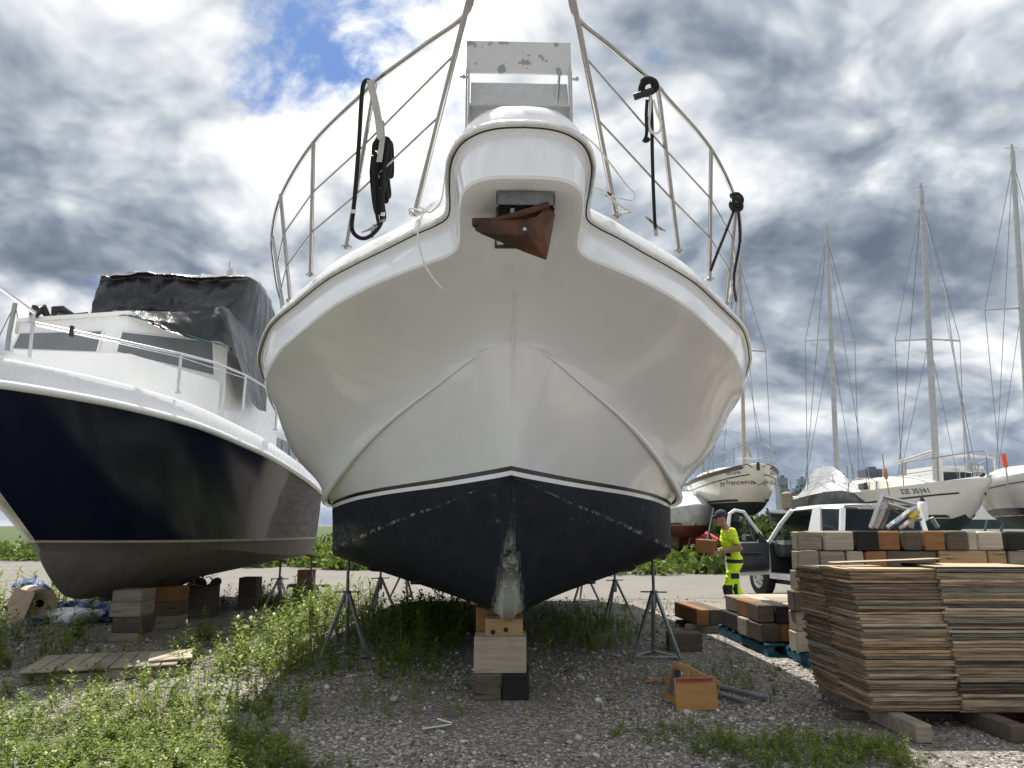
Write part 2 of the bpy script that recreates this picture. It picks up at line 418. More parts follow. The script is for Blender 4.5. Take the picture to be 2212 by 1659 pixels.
# ================================================================== MAIN BOAT
mb_o = thing('motor_yacht', 'large white motor yacht seen bow on, standing on keel blocks and stands', 'yacht', (.07, 4.02, 0), R(2.0))
TBL = [  # rub rail (v,u,z) | lower lip of the gunwale moulding | inner line: pulpit centre, stem, then knuckle
 ((0, .03, 3.75), (0, .06, 3.42), (0, .10, 3.42)),
 ((.15, .05, 3.75), (.14, .065, 3.42), (0, .13, 3.415)),
 ((.27, .10, 3.74), (.25, .095, 3.415), (0, .18, 3.41)),
 ((.37, .20, 3.72), (.33, .165, 3.40), (0, .25, 3.40)),
 ((.43, .36, 3.68), (.37, .29, 3.38), (0, .36, 3.38)),
 ((.45, .60, 3.64), (.385, .50, 3.34), (0, .55, 3.345)),
 ((.455, .80, 3.60), (.39, .70, 3.31), (0, .75, 3.315)),
 ((.48, .93, 3.57), (.41, .84, 3.285), (0, .93, 3.29)),
 ((.57, 1.03, 3.55), (.48, .94, 3.265), (0, 1.10, 3.265)),
 ((.72, 1.15, 3.53), (.66, 1.07, 3.24), (0, 1.25, 3.22)),
 ((.96, 1.36, 3.49), (.90, 1.24, 3.205), (0, 1.40, 3.15)),
 ((1.19, 1.55, 3.45), (1.12, 1.43, 3.17), (0, 1.52, 3.08)),
 ((1.47, 1.82, 3.40), (1.40, 1.73, 3.12), (0, 1.64, 2.99)),
 ((1.79, 2.22, 3.32), (1.71, 2.15, 3.045), (0, 1.75, 2.88)),
 ((2.00, 2.49, 3.27), (1.92, 2.46, 2.995), (.25, 1.83, 2.81)),
 ((2.14, 2.72, 3.225), (2.06, 2.72, 2.945), (.60, 2.26, 2.65)),
 ((2.31, 3.13, 3.15), (2.24, 3.12, 2.88), (.97, 2.75, 2.48)),
 ((2.42, 3.48, 3.09), (2.355, 3.47, 2.82), (1.27, 3.19, 2.31)),
 ((2.50, 3.99, 3.00), (2.44, 3.98, 2.735), (1.60, 3.80, 2.10)),
 ((2.56, 4.80, 2.90), (2.51, 4.80, 2.63), (2.00, 4.75, 1.82)),
 ((2.60, 6.0, 2.81), (2.55, 6.0, 2.54), (2.12, 6.0, 1.78)),
 ((2.58, 8.0, 2.73), (2.53, 8.0, 2.45), (2.20, 8.0, 1.76)),
 ((2.45, 10.5, 2.69), (2.40, 10.5, 2.42), (2.18, 10.5, 1.74)),
 ((2.30, 12.5, 2.69), (2.25, 12.5, 2.42), (2.10, 12.5, 1.72))]
Wl = [(0, 2.14, 1.965), (.25, 2.45, 1.94), (.60, 2.87, 1.908), (.93, 3.24, 1.882), (1.25, 3.65, 1.857), (1.60, 4.2, 1.822), (1.93, 4.95, 1.765), (2.10, 6, 1.735), (2.17, 8, 1.71), (2.15, 10.5, 1.69), (2.07, 12.5, 1.68)]
Cl = [(0, 2.175, 1.88), (.25, 2.45, 1.80), (.60, 2.92, 1.675), (.93, 3.35, 1.58), (1.25, 3.8, 1.47), (1.60, 4.3, 1.34), (1.90, 4.85, 1.215), (1.98, 6, 1.09), (2.02, 8, 1.0), (2.02, 10.5, .97), (1.95, 12.5, .97)]
Kl = [(2.175, 1.88), (2.30, 1.56), (2.50, 1.15), (2.75, .85), (3.05, .69), (3.6, .625), (4.6, .60), (6, .58), (8, .57), (10.5, .57), (12.5, .57)]
SUB = 6
Rp = [Vector(p) for p in spline([r[0] for r in TBL], SUB)]; Gp = [Vector(p) for p in spline([r[1] for r in TBL], SUB)]; Ip = [Vector(p) for p in spline([r[2] for r in TBL], SUB)]
for L in (Rp, Gp, Ip):
    for p in L: p.x = max(p.x, 0)
def normals(path):
    out = []
    for i in range(len(path)):
        a = path[max(i - 1, 0)]; b = path[min(i + 1, len(path) - 1)]; d = b - a; n = Vector((d.y, -d.x, 0))
        if i == 0: n = Vector((0, -1, 0))
        n.normalize(); out.append(n)
    return out
nR, nG = normals(Rp), normals(Gp)
def inset(path, nrm, d, dz):
    out = []
    for p, n in zip(path, nrm):
        q = p - n * d; q.x = max(q.x, 0); q.z += dz; out.append(q)
    return out
def mirror(rows): return [[Vector((-p.x, p.y, p.z)) for p in r] for r in rows]
def both(mb, rows):
    mb.grid(rows); mb.grid(mirror(rows), flip=True)
def topsides():
    mb = MB()
    Gin = inset(Gp, nG, .035, -.002)
    band = [Rp, inset(Rp, nR, .004, -.030), inset(Rp, nR, .030, -.040), inset(Rp, nR, .040, -.055)]
    mid = [r.lerp(g, .45) for r, g in zip(Rp, Gp)]; mid = inset(mid, nG, .012, 0)
    band += [mid, inset(Gp, nG, .004, .045), inset(Gp, nG, 0, .022), inset(Gp, nG, .010, .006), Gin]
    both(mb, list(map(list, zip(*band))))
    rows = []; ncol = 14; i0 = 13 * SUB; Wsp = [Vector(p) for p in spline(Wl, SUB)]
    for i, (a, g) in enumerate(zip(Ip, Gin)):
        w = max(0, min(1, (i - 9 * SUB) / (9 * SUB))); w = w * w * (3 - 2 * w)
        w2 = max(0, min(1, (i - 15 * SUB) / (5 * SUB))); w2 = w2 * w2 * (3 - 2 * w2)     # full midship section
        d = g - a
        f1 = a + Vector((d.x * .30, d.y * .30, d.z * .28)).lerp(Vector((d.x * .12, d.y * .25, d.z * .42)), w).lerp(Vector((d.x * .14, d.y * .25, d.z * .45)), w2)
        f2 = a + Vector((d.x * .66, d.y * .66, d.z * .66)).lerp(Vector((d.x * .52, d.y * .62, d.z * .72)), w).lerp(Vector((d.x * 1.02, d.y * .8, d.z * .38)), w2)
        if i >= i0:                                                                      # leave the knuckle in the plane of the panel below it, then let the crease grow
            pw = 1 - min(1, (i - i0) / (5.0 * SUB)); pw = pw * pw * (3 - 2 * pw)
            tN = (Ip[min(i + 1, len(Ip) - 1)] - Ip[i]).normalized(); up = (a - Wsp[i - i0]).normalized(); pn = tN.cross(up).normalized()
            e = f1 - a; e2 = e - pn * e.dot(pn); f1 = a + e.lerp(e2, pw)
        row = []
        for k in range(ncol + 1):
            t = k / ncol; row.append(a * (1 - t) ** 3 + f1 * 3 * t * (1 - t) ** 2 + f2 * 3 * t * t * (1 - t) + g * t ** 3)
        rows.append(row)
    A = np.array([[tuple(p) for p in r] for r in rows])                                  # fair the surface lengthwise
    fw = np.clip((18.0 * SUB - np.arange(len(rows))) / (3.5 * SUB), 0, 1)
    for it in range(320):
        B = A.copy(); B[1:-1] = A[1:-1] + fw[1:-1, None, None] * (.25 * A[:-2] - .5 * A[1:-1] + .25 * A[2:])
        for k in range(1, ncol):
            if it < 45 * min(k, ncol - k): A[1:-1, k] = B[1:-1, k]
    rows = [[Vector(p) for p in r] for r in A]
    both(mb, rows)
    N = Ip[i0:]
    W = [Vector(p) for p in spline(Wl, SUB)]
    rows = [[a.lerp(b, k / 6) for k in range(7)] for a, b in zip(N, W)]
    both(mb, rows)
    return mb, N, W
_tmb, Nl, Wv = topsides()
Cv = [Vector(p) for p in spline(Cl, SUB)]; Kv = [Vector((0, p[0], p[1])) for p in spline(Kl, SUB)]
Wa = [w.lerp(c, min(.95, .038 / max(.045, (w - c).length))) for w, c in zip(Wv, Cv)]
Wb = [w.lerp(c, min(.96, .076 / max(.080, (w - c).length))) for w, c in zip(Wv, Cv)]
both(_tmb, [[a, b] for a, b in zip(Wa, Wb)])
# transom
def closer(rows_curves):
    pts = [c[-1] for c in rows_curves]; return pts
hull_o = _tmb.build('topsides', 'gelcoat', mb_o, 32)
m = MB(); both(m, [[a, b] for a, b in zip(Wv, Wa)]); m.build('boot_stripe', 'black_stripe', mb_o, 30)
m = MB()
rows = []
for k_, c_, w_ in zip(Kv, Cv, Wb):
    kw = .075 * min(1, max(0, (c_.x) / .6)); row = [k_]
    row += [k_ + Vector((kw * .65, 0, .008)), k_ + Vector((kw, 0, .05))]
    a = row[-1]
    for j in range(1, 10):
        t = j / 9; q = a.lerp(c_, t); q.z += -.045 * math.sin(math.pi * t) * min(1, c_.x); row.append(q)
    rows.append(row)
both(m, rows); both(m, [[c, c.lerp(w, .5), w] for c, w in zip(Cv, Wb)])
bot_o = m.build('bottom', 'bottom_paint', mb_o, 28)
_ca = np.array([tuple(c) for c in Cv]); _vv = np.array([v.co[:] for v in bot_o.data.vertices]); _vv[:, 0] = np.abs(_vv[:, 0])
_at = bot_o.data.attributes.new('chine', 'FLOAT', 'POINT'); _at.data.foreach_set('value', [1.0 if np.min(np.sum((_ca - v) ** 2, 1)) < 1e-5 else 0.0 for v in _vv])
botrows = rows
m = MB(); end = [Kv[-1], Cv[-1], Wb[-1], Nl[-1], Gp[-1], Rp[-1]]
m.add(end + [Vector((-p.x, p.y, p.z)) for p in end[::-1]], [tuple(range(12))]); m.build('transom', 'gelcoat', mb_o)
# lifting strakes on the bottom
for sg in (1, -1):
    for frac, st in ((.42, 26), (.72, 30)):
        m = MB(); rws = []
        for i in range(st, len(botrows)):
            r = botrows[i]; j = 3 + frac * 8; a = r[int(j)].lerp(r[int(j) + 1], j - int(j)); b_ = r[min(int(j) + 1, 11)]
            d = (b_ - r[int(j)]).normalized(); n = Vector((d.z, 0, -d.x)).normalized(); g = min(1, (i - st) / 10); wv = .05 * g
            tri = [a - d * wv, a + d * wv + n * .030 * g, a + d * (wv + .012)]
            rws.append([Vector((sg * p.x, p.y, p.z)) for p in tri])
        m.grid(rws, closed=True); m.build('lifting_strake', 'bottom_paint', mb_o, 30)
# spray rail along the knuckle
for sg in (1, -1):
    m = MB(); rws = []
    for i, p in enumerate(Nl):
        if i < 6: continue
        g = min(1, (i - 6) / 34); r_ = .0015 + .0545 * g
        ring = []
        for k in range(9):
            a = R(-150 + 300 * k / 8); q = p + Vector((math.cos(a) * r_ * .75 - .012 * g, -math.cos(a) * r_ * .35, math.sin(a) * r_ * 1.0 - .01)); ring.append(Vector((sg * q.x, q.y, q.z)))
        rws.append(ring)
    m.grid(rws); m.add(rws[-1], [tuple(range(9))]); m.build('spray_rail', 'gelcoat', mb_o, 50)
m = MB(); m.tube([Vector((0, u - .004, z)) for u, z in ((1.36, 3.165), (1.5, 3.095), (1.64, 2.99), (1.75, 2.88), (1.95, 2.42), (2.13, 1.985))], .007, 6); m.build('stem_seam', 'gelcoat', mb_o, 60)
# rub rail: steel half round along the moulding
m = MB()
full = [Vector((-p.x, p.y, p.z)) for p in (Rp[:0:-1])] + Rp
nf = [Vector((-n.x, n.y, 0)) for n in nR[:0:-1]] + nR
m.tube([p + n * .004 + Vector((0, 0, -.008)) for p, n in zip(full, nf)], .021, 8); m.build('rub_rail', 'bright_steel', mb_o, 60)
m = MB(); m.tube([p - n * .004 + Vector((0, 0, -.027)) for p, n in zip(full, nf)], .007, 6); m.build('rail_shadow_line', 'black_rubber', mb_o, 60)  # thin black tube drawn as the shadow line under the rub rail
# bulwark cap and foredeck
D1 = inset(Rp, nR, .015, .03); D2 = inset(Rp, nR, .045, .10); D3 = inset(Rp, nR, .085, .15); D4 = inset(Rp, nR, .14, .172); D5 = inset(Rp, nR, .20, .175)
m = MB(); both(m, [list(x) for x in zip(Rp, D1, D2, D3, D4, D5)])
rows = []
for p in D5:
    rows.append([Vector((p.x * (1 - k / 6), p.y, p.z + .05 * (1 - (1 - k / 6) ** 2) * min(1, p.x))) for k in range(7)])
both(m, rows); m.build('foredeck', 'gelcoat_deck', mb_o, 40)
# wheelhouse far aft on the deck (behind the flare)
m = MB()
def house(m, u0, u1, w0, w1, z0, z1, rake):
    lo = [(-w0, u0, z0), (w0, u0, z0), (w1, u1, z0), (-w1, u1, z0)]; hi = [(-w0 * .86, u0 + rake, z1), (w0 * .86, u0 + rake, z1), (w1 * .9, u1, z1), (-w1 * .9, u1, z1)]
    m.add([Vector(p) for p in lo + hi], [(3, 2, 1, 0), (4, 5, 6, 7), (0, 1, 5, 4), (1, 2, 6, 5), (2, 3, 7, 6), (3, 0, 4, 7)])
house(m, 7.6, 12.2, 1.55, 1.9, 2.7, 3.75, .8); m.build('deck_house', 'gelcoat_deck', mb_o)

# ---- bow rail
railpts = [(.255, .08, 4.98), (.29, .22, 4.80), (.35, .36, 4.66), (.61, .58, 4.60), (.975, .90, 4.53), (1.075, 1.02, 4.51), (1.545, 1.56, 4.40), (1.955, 2.24, 4.265), (2.19, 2.85, 4.15), (2.30, 3.33, 4.055), (2.42, 4.1, 3.90), (2.47, 5.0, 3.80), (2.47, 7.0, 3.70)]
rail = [Vector(p) for p in spline(railpts, 6)]
m = MB()
fr = [Vector((-.255, .08, 4.98)), Vector((-.23, -.02, 5.10)), Vector((0, -.05, 5.14)), Vector((.23, -.02, 5.10)), Vector((.255, .08, 4.98))]
loop = [Vector((-p.x, p.y, p.z)) for p in rail[:0:-1]] + [Vector(p) for p in spline([tuple(p) for p in fr], 4)] + rail[1:]
m.tube(loop, .0165, 10); m.build('top_rail', 'stainless', mb_o, 60)
def rail_at(u):
    for a, b in zip(rail, rail[1:]):
        if a.y <= u <= b.y: return a.lerp(b, (u - a.y) / (b.y - a.y))
    return rail[-1]
stan = [((.72, 1.18, 3.66), (.30, .24, 4.80), .019), ((1.27, 1.60, 3.56), (.985, .91, 4.525), .016), ((1.63, 2.04, 3.48), (1.545, 1.56, 4.395), .016), ((1.90, 2.50, 3.40), (1.96, 2.22, 4.265), .016), ((2.03, 2.85, 3.33), (2.195, 2.88, 4.14), .016), ((2.25, 4.0, 3.13), (2.41, 4.05, 3.90), .016), ((2.33, 5.6, 3.02), (2.47, 5.5, 3.77), .016)]
for sg in (-1, 1):
    M_ = lambda p: Vector((sg * p[0], p[1], p[2]))
    for a, b, r_ in stan:
        m = MB(); m.tube([M_(a), M_(b)], r_, 10)
        m.lathe([(.0, .0), (.042, .0), (.042, .012), (.022, .03)], 12, M_(a) + Vector((0, 0, .005))); m.build('stanchion', 'stainless', mb_o, 40)
    for fr_, rad in ((.64, .008), (.34, .008)):
        m = MB(); m.tube([M_(Vector(a).lerp(Vector(b), fr_ if i else (.72 if fr_ > .5 else .46))) for i, (a, b, r_) in enumerate(stan)], rad, 8); m.build('middle_rail', 'stainless', mb_o, 60)
# ---- mooring cleats on the foredeck
for sg in (-1, 1):
    m = MB(); c = Matrix.LocRotScale(mb_o.location, mb_o.rotation_euler, None).inverted() @ (at(1416, 492, 5.42) if sg > 0 else at(806, 496, 5.40))
    for dy in (-.04, .04): m.tube([c + Vector((dy * .3 * sg, dy, -.05)), c + Vector((dy * .3 * sg, dy, .02))], .013, 8)
    m.tube([c + Vector((-.10 * sg, -.13, .03)), c + Vector((-.04 * sg, -.06, .02)), c + Vector((.04 * sg, .06, .02)), c + Vector((.10 * sg, .13, .03))], [.008, .014, .014, .008], 8)
    m.build('cleat', 'stainless', mb_o, 60)
# ---- anchor pocket under the pulpit (steel box let into the underside, with two rollers)
pk = Vector((.035, .50, 3.335))
m = MB()
x0, x1, y0, y1, zt, zb = -.155, .185, .17, .80, 3.47, 3.322
def slab(m, x0, x1, y0, y1, z0, z1): m.box(((x0 + x1) / 2, (y0 + y1) / 2, (z0 + z1) / 2), (x1 - x0, y1 - y0, z1 - z0))
slab(m, x0, x0 + .012, y0, y1, 3.30, 3.38); slab(m, x1 - .012, x1, y0, y1, 3.30, 3.38); slab(m, x0, x1, y0, y0 + .012, 3.315, 3.395); slab(m, x0, x1, y1 - .012, y1, 3.28, 3.34)
m.build('anchor_pocket', 'dark_steel', mb_o)
m = MB(); m.add([(x0 + .01, y0 + .01, 3.377), (x1 - .01, y0 + .01, 3.377), (x1 - .01, y1 - .01, 3.305), (x0 + .01, y1 - .01, 3.305)], [(0, 1, 2, 3)])
m.build('pocket_dark_sheet', 'black_rubber', mb_o)  # flat black sheet stands in for the shaded depth of the pocket
m = MB()
for xx in (-.06, .03, .11): m.box((xx, .42, 3.335), (.022, .42, .05))
m.build('roller_cheek', 'stainless', mb_o)
# ---- folding step frame standing on the pulpit
st = MB(); D = Vector
zt0 = 3.88
m = MB(); m.box((-.012, .42, 4.405), (.66, .012, .245), Matrix.Rotation(R(-8), 3, 'X')); m.build('upper_panel', 'chipped_panel', mb_o)
m = MB(); m.box((-.012, .36, 4.12), (.60, .012, .19), Matrix.Rotation(R(-20), 3, 'X')); m.box((-.012, .335, 4.02), (.62, .05, .012)); m.build('lower_panel', 'grey_paint', mb_o)
m = MB(); m.box((-.012, .40, 3.945), (.64, .012, .19)); m.build('base_panel', 'grey_paint', mb_o)
for sg in (-1, 1):
    x = -.012 + sg * .312
    m = MB(); m.box((x, .36, 4.13), (.010, .11, .34)); m.box((x + sg * .016, .42, 4.10), (.010, .05, .42)); m.build('side_plate', 'grey_paint', mb_o)
    m = MB(); m.tube([D((x, .37, 4.235)), D((x + sg * .058, .37, 4.235))], .009, 8); m.lathe([(0, 0), (.016, 0), (.016, .016), (0, .016)], 6, D((x + sg * .04, .37, 4.235)), 'X'); m.build('pivot_bolt', 'stainless', mb_o, 30)
m = MB(); m.tube([D((.24, .365, 4.28)), D((.215, .33, 4.03))], .009, 6); m.build('strut', 'stainless', mb_o)
# ---- anchor
an = thing('plough_anchor', 'rusty brown plough anchor hanging under the bow pulpit', 'anchor', (.04, 4.02, .015), R(2.0))
m = MB()
# plough blade: two wings from a central fold, toe pointing down right
Tt = D((-.255, .30, 3.235)); Bk = D((.17, .18, 3.285)); Toe = D((.165, .22, 2.985)); Mid = D((-.02, .13, 3.13)); Fold = D((-.05, .34, 3.20)); Th = D((.10, .40, 3.10))
ridge = [Bk + D((.03, .03, .05)), D((.10, .15, 3.215)), D((-.06, .17, 3.205)), D((-.20, .22, 3.215)), Tt]
low = [Bk + D((.05, .06, -.02)), D((.15, .16, 3.14)), D((.06, .13, 3.10)), D((-.10, .20, 3.13)), Tt + D((.01, 0, -.045))]
toe = [D((.185, .26, 3.12)), D((.180, .24, 3.05)), Toe, D((.06, .25, 3.035)), Tt + D((.05, .02, -.06))]
back = [p + D((0, .05, .03)) for p in toe]
top2 = [p + D((0, .10, .05)) for p in ridge]
rows = [ridge, low, toe, back, top2]
m.grid([[Vector(p) for p in r] for r in rows] + [[Vector(p) for p in ridge]])
m.build('fluke', 'rusty_steel', an, 14)
m = MB(); m.tube([D((.10, .20, 3.23)), D((.08, .36, 3.30)), D((.05, .62, 3.315))], [.035, .03, .025], 8, flat=.6); m.build('shank', 'rusty_steel', an, 50)
m = MB(); m.tube([Tt + D((0, -.01, 0)), Tt + D((.12, -.06, -.01)), D((.05, .12, 3.235)), Bk + D((.03, .02, .04))], [.03, .022, .02, .02], 8); m.build('hinge_ridge', 'rusty_steel', an, 50)
m = MB(); m.lathe([(0, -.006), (.011, -.004), (.011, .006), (0, .01)], 10, D((.035, .116, 3.128)), 'Y'); m.build('rivet', 'stainless', an)
# ================================================================== LEFT BOAT
simple('navy', (.004, .006, .014), .22, 0, .25, 3, coat=.5)
simple('grey_bottom', (.17, .16, .145), .8, 0, .22, 4, .2, 60)
simple('window_tint', (.17, .185, .195), .12, 0, .10, 2)
simple('tinted_glass', (.02, .025, .028), .06, 0, .1, 2)
simple('green_trim', (.03, .16, .12), .5)
def navy_side():
    """navy topsides; towards the quarter old dull haze and scrapes"""
    m, t, b, o = newmat('navy_side'); co = ocoord(t)
    sep = t.node('ShaderNodeSeparateXYZ'); t.l.new(co, sep.inputs[0])
    n = t.noise(co, 2.2, 6, .65)
    aft = t.smooth(t.math('ADD', sep.outputs[1], t.math('MULTIPLY', t.math('SUBTRACT', n, .5), 2.2)), 6.3, 7.2)
    scr = t.smooth(t.noise(t.scale(co, (1, .7, 6)), 2.5, 8, .75), .35, .62)
    cc = t.mix(t.math('MULTIPLY', aft, t.lin(scr, 0, 1, .45, 1)), (.005, .010, .032), (.17, .15, .145))
    t.put(b.inputs['Base Color'], cc); t.put(b.inputs['Roughness'], t.lin(aft, 0, 1, .16, .6)); b.inputs['Specular IOR Level'].default_value = .30
    bump(t, b, t.noise(co, 1.3, 3, .5), .08, .03)
navy_side()
def tarp(name, c, scale=2.0, strength=1.0, rough=.3):
    m, t, b, o = newmat(name); co = ocoord(t)
    f1 = t.noise(t.scale(co, (1, 1, .35)), 2.6 * scale, 5, .55, 1.4); f2 = t.vor(co, 9 * scale, out='Distance'); f3 = t.noise(co, 30, 4, .6)
    h = t.math('ADD', t.math('MULTIPLY', f1, 1.0), t.math('ADD', t.math('MULTIPLY', f2, .16), t.math('MULTIPLY', f3, .07)))
    n = t.noise(co, 3, 5, .6)
    t.put(b.inputs['Base Color'], t.ramp(n, [(.3, tuple(x * .75 for x in c)), (.7, tuple(min(1, x * 1.2) for x in c))]))
    t.put(b.inputs['Roughness'], t.lin(f3, .3, .7, rough - .06, rough + .1)); bump(t, b, h, strength, .12)
    return m
tarp('black_tarp', (.015, .014, .016), .55, .55, .27)
tarp('silver_tarp', (.27, .28, .29), .5, .45, .5)
tarp('dark_grey_tarp', (.055, .06, .06), .5, .35, .5)
tarp('blue_tarp', (.03, .085, .22), 1.6, .8, .33)
tarp('red_cloth', (.55, .03, .05), .6, .3, .6)
tarp('white_wrap', (.62, .64, .64), .7, .5, .4)
lb = thing('trawler', 'navy blue hulled cabin boat with white gunwale standing on the left', 'boat', (-5.5, 7.0, 0), R(3.5))
LS = [(0, 0, 2.86), (.50, .38, 2.855), (.87, .98, 2.85), (1.20, 1.8, 2.84), (1.60, 2.85, 2.77), (1.85, 4.23, 2.65), (1.98, 5.4, 2.55), (2.0, 8.0, 2.36), (1.88, 10.4, 2.20)]
LW = [(0, 2.35, 1.32), (.28, 2.75, 1.31), (.55, 3.2, 1.30), (.82, 3.75, 1.29), (1.12, 4.5, 1.28), (1.45, 5.6, 1.27), (1.62, 6.6, 1.26), (1.78, 8.3, 1.245), (1.80, 10.4, 1.23)]
LC = [(0, 2.50, 1.20), (.26, 2.9, 1.18), (.50, 3.35, 1.17), (.78, 3.9, 1.17), (1.08, 4.6, 1.16), (1.42, 5.7, 1.10), (1.58, 6.7, 1.02), (1.70, 8.3, .93), (1.70, 10.4, .87)]
LK = [(0, 2.50, 1.20), (0, 2.72, .98), (0, 3.0, .75), (0, 3.35, .58), (0, 3.9, .52), (0, 5.0, .50), (0, 6.3, .50), (0, 8.2, .58), (0, 10.4, .72)]
S_, W_, C_, K_ = [[Vector(p) for p in spline(q, 5)] for q in (LS, LW, LC, LK)]
for L in (S_, W_, C_): 
    for p in L: p.x = max(0, p.x)
m = MB(); rows = []
for s, w in zip(S_, W_):
    d = s - w; f = w + Vector((d.x * .28, d.y * .5, d.z * .5)); rows.append([w * (1 - t) ** 2 + f * 2 * t * (1 - t) + s * t * t for t in [k / 10 for k in range(11)]])
both(m, rows); m.build('topsides', 'navy_side', lb, 40)
nS = normals(S_); nS[0] = Vector((0, -1, 0))
m = MB(); nW = normals(W_); both(m, [[w + n * .006 + Vector((0, 0, -.022)), w + n * .008, w + n * .006 + Vector((0, 0, .022))] for w, n in zip(W_, nW)]); m.build('waterline_stripe', 'wood_light', lb, 40)
m = MB(); rows = []
for w, c, k in zip(W_, C_, K_):
    kk = k + Vector((min(.05, c.x), 0, .01)); rows.append([k, kk] + [kk.lerp(c, j / 6) + Vector((0, 0, -.05 * math.sin(math.pi * j / 6) * min(1, c.x))) for j in range(1, 7)] + [w])
both(m, rows); m.build('bottom', 'grey_bottom', lb, 25)
fullS = [Vector((-p.x, p.y, p.z)) for p in S_[:0:-1]] + S_; nfS = [Vector((-n.x, n.y, 0)) for n in nS[:0:-1]] + nS
m = MB(); m.tube([p + n * .012 for p, n in zip(fullS, nfS)], .045, 10); m.build('rubbing_strake', 'gelcoat_deck', lb, 60)
B1 = inset(S_, nS, .02, .03); B2 = inset(S_, nS, .05, .25); B3 = inset(S_, nS, .075, .275); B4 = inset(S_, nS, .14, .27); B5 = inset(S_, nS, .16, .12)
m = MB(); both(m, [list(x) for x in zip(B1, B2, B3, B4, B5)]); both(m, [[p, Vector((p.x * .5, p.y, p.z + .02)), Vector((0, p.y, p.z + .03))] for p in B5]); m.build('bulwark', 'gelcoat_deck', lb, 40)
m = MB(); e = [K_[-1], C_[-1], W_[-1], S_[-1]]; m.add(e + [Vector((-p.x, p.y, p.z)) for p in e[::-1]], [tuple(range(8))]); m.build('transom', 'navy_side', lb)
# bow platform
m = MB(); m.prism([(-.34, -.75, 3.15), (.34, -.75, 3.15), (.42, .1, 3.15), (.55, 1.0, 3.15), (-.55, 1.0, 3.15), (-.42, .1, 3.15)], (0, 0, .07)); m.build('bow_platform', 'gelcoat_deck', lb)
lbM = Matrix.LocRotScale(lb.location, lb.rotation_euler, None); lbI = lbM.inverted()
L2 = lambda x, y, Y: lbI @ at(x, y, Y)
# trunk cabin and wheelhouse: plan corners at deck, raised to the roof line
def cabin(name, top, drop, mat, cap=True):
    m = MB(); T = [Vector(p) for p in top]; Bt = [Vector((p.x, p.y, d)) for p, d in zip(T, drop)]; n = len(T)
    m.add(T + Bt, [tuple(range(n))] + [(i, (i + 1) % n, n + (i + 1) % n, n + i) for i in range(n)]); return m.build(name, mat, lb)
tv = L2(281, 764, 9.7); ts = L2(32, 741, 9.55); tp = L2(475, 825, 11.55)
ts.z = tv.z + .02
t_aft_p = Vector((tp.x + .05, 7.5, tp.z - .1)); t_aft_s = Vector((ts.x - .35, 7.5, ts.z - .1)); t_s2 = Vector((ts.x - .35, tp.y, ts.z))
cabin('trunk_cabin', [ts, tv, tp, t_aft_p, t_aft_s, t_s2], [2.7] * 6, 'gelcoat_deck')
ws, wv, wp = L2(43, 697, 11.35), L2(277, 681, 11.0), L2(492, 752, 11.75)
w_ap = Vector((wp.x + .05, 7.9, wp.z)); w_as = Vector((ws.x - .5, 7.9, ws.z)); w_s2 = Vector((ws.x - .3, wp.y + .3, ws.z - .05))
cabin('wheelhouse', [ws, wv, wp, w_ap, w_as, w_s2], [2.7] * 6, 'gelcoat_deck')
m = MB(); ov = [ws, wv, wp, w_ap, w_as, w_s2]; cen = sum(ov, Vector()) / 6
m.add([p + (p - cen).normalized() * .05 + Vector((0, 0, .002)) for p in ov] + [p + (p - cen).normalized() * .05 + Vector((0, 0, .055)) for p in ov], [tuple(range(6)), tuple(range(11, 5, -1))] + [(i, (i + 1) % 6, 6 + (i + 1) % 6, 6 + i) for i in range(6)])
m.build('roof', 'gelcoat_deck', lb)
def pane(name, quad, a, b, drop_n, mat='window_tint', fr=True):
    """quad px corners on the vertical plane through a-b (local), proud of it"""
    d = (b - a); d.z = 0; n = Vector((d.y, -d.x, 0)).normalized()
    if n.y > 0: n = -n
    aw = lbM @ a; nw = (lbM.to_3x3() @ n)
    P = []
    for x, y in quad:
        r = ray(x, y); o0 = Vector((0, 0, CAM_H)); t = (aw - o0).dot(nw) / r.dot(nw); P.append(lbI @ (o0 + r * t))
    cen = sum(P, Vector()) / len(P)
    m = MB(); m.prism([p + n * .010 for p in P], n * .008); w = m.build(name, mat, lb)
    if fr:
        m = MB(); out = [cen + (p - cen) * 1.0 + (p - cen).normalized() * .035 for p in P]; k = len(P)
        m.add([p + n * .022 for p in P] + [p + n * .022 for p in out] + [p for p in out] + [p for p in P], [(i, (i + 1) % k, k + (i + 1) % k, k + i) for i in range(k)] + [(k + i, k + (i + 1) % k, 2 * k + (i + 1) % k, 2 * k + i) for i in range(k)] + [(i, 3 * k + i, 3 * k + (i + 1) % k, (i + 1) % k) for i in range(k)])
        m.build('window_frame', 'gelcoat_deck', w)
    return w
pane('window', [(46, 721), (222, 716), (210, 760), (30, 753)], ws, wv, 0)
pane('window', [(264, 718), (458, 739), (461, 810), (252, 760)], wv, wp, 0)
# after windows of the lower deckhouse seen between the hulls
m = MB(); dh = [(1.35, 7.7), (1.45, 10.2), (-1.45, 10.2), (-1.35, 7.7)]
m.add([(x, y, 2.3) for x, y in dh] + [(x * .96, y, 3.35) for x, y in dh], [(3, 2, 1, 0), (4, 5, 6, 7)] + [(i, (i + 1) % 4, 4 + (i + 1) % 4, 4 + i) for i in range(4)]); m.build('after_cabin', 'gelcoat_deck', lb)
for k in range(4):
    y0 = 7.85 + k * .58
    w = MB().prism([(1.37 + (y0 - 7.7) * .04, y0, 2.62), (1.37 + (y0 - 7.2) * .04, y0 + .46, 2.62), (1.345 + (y0 - 7.2) * .035, y0 + .46, 3.2), (1.345 + (y0 - 7.7) * .035, y0, 3.2)], (.03, 0, 0)).build('after_window', 'window_tint', lb)
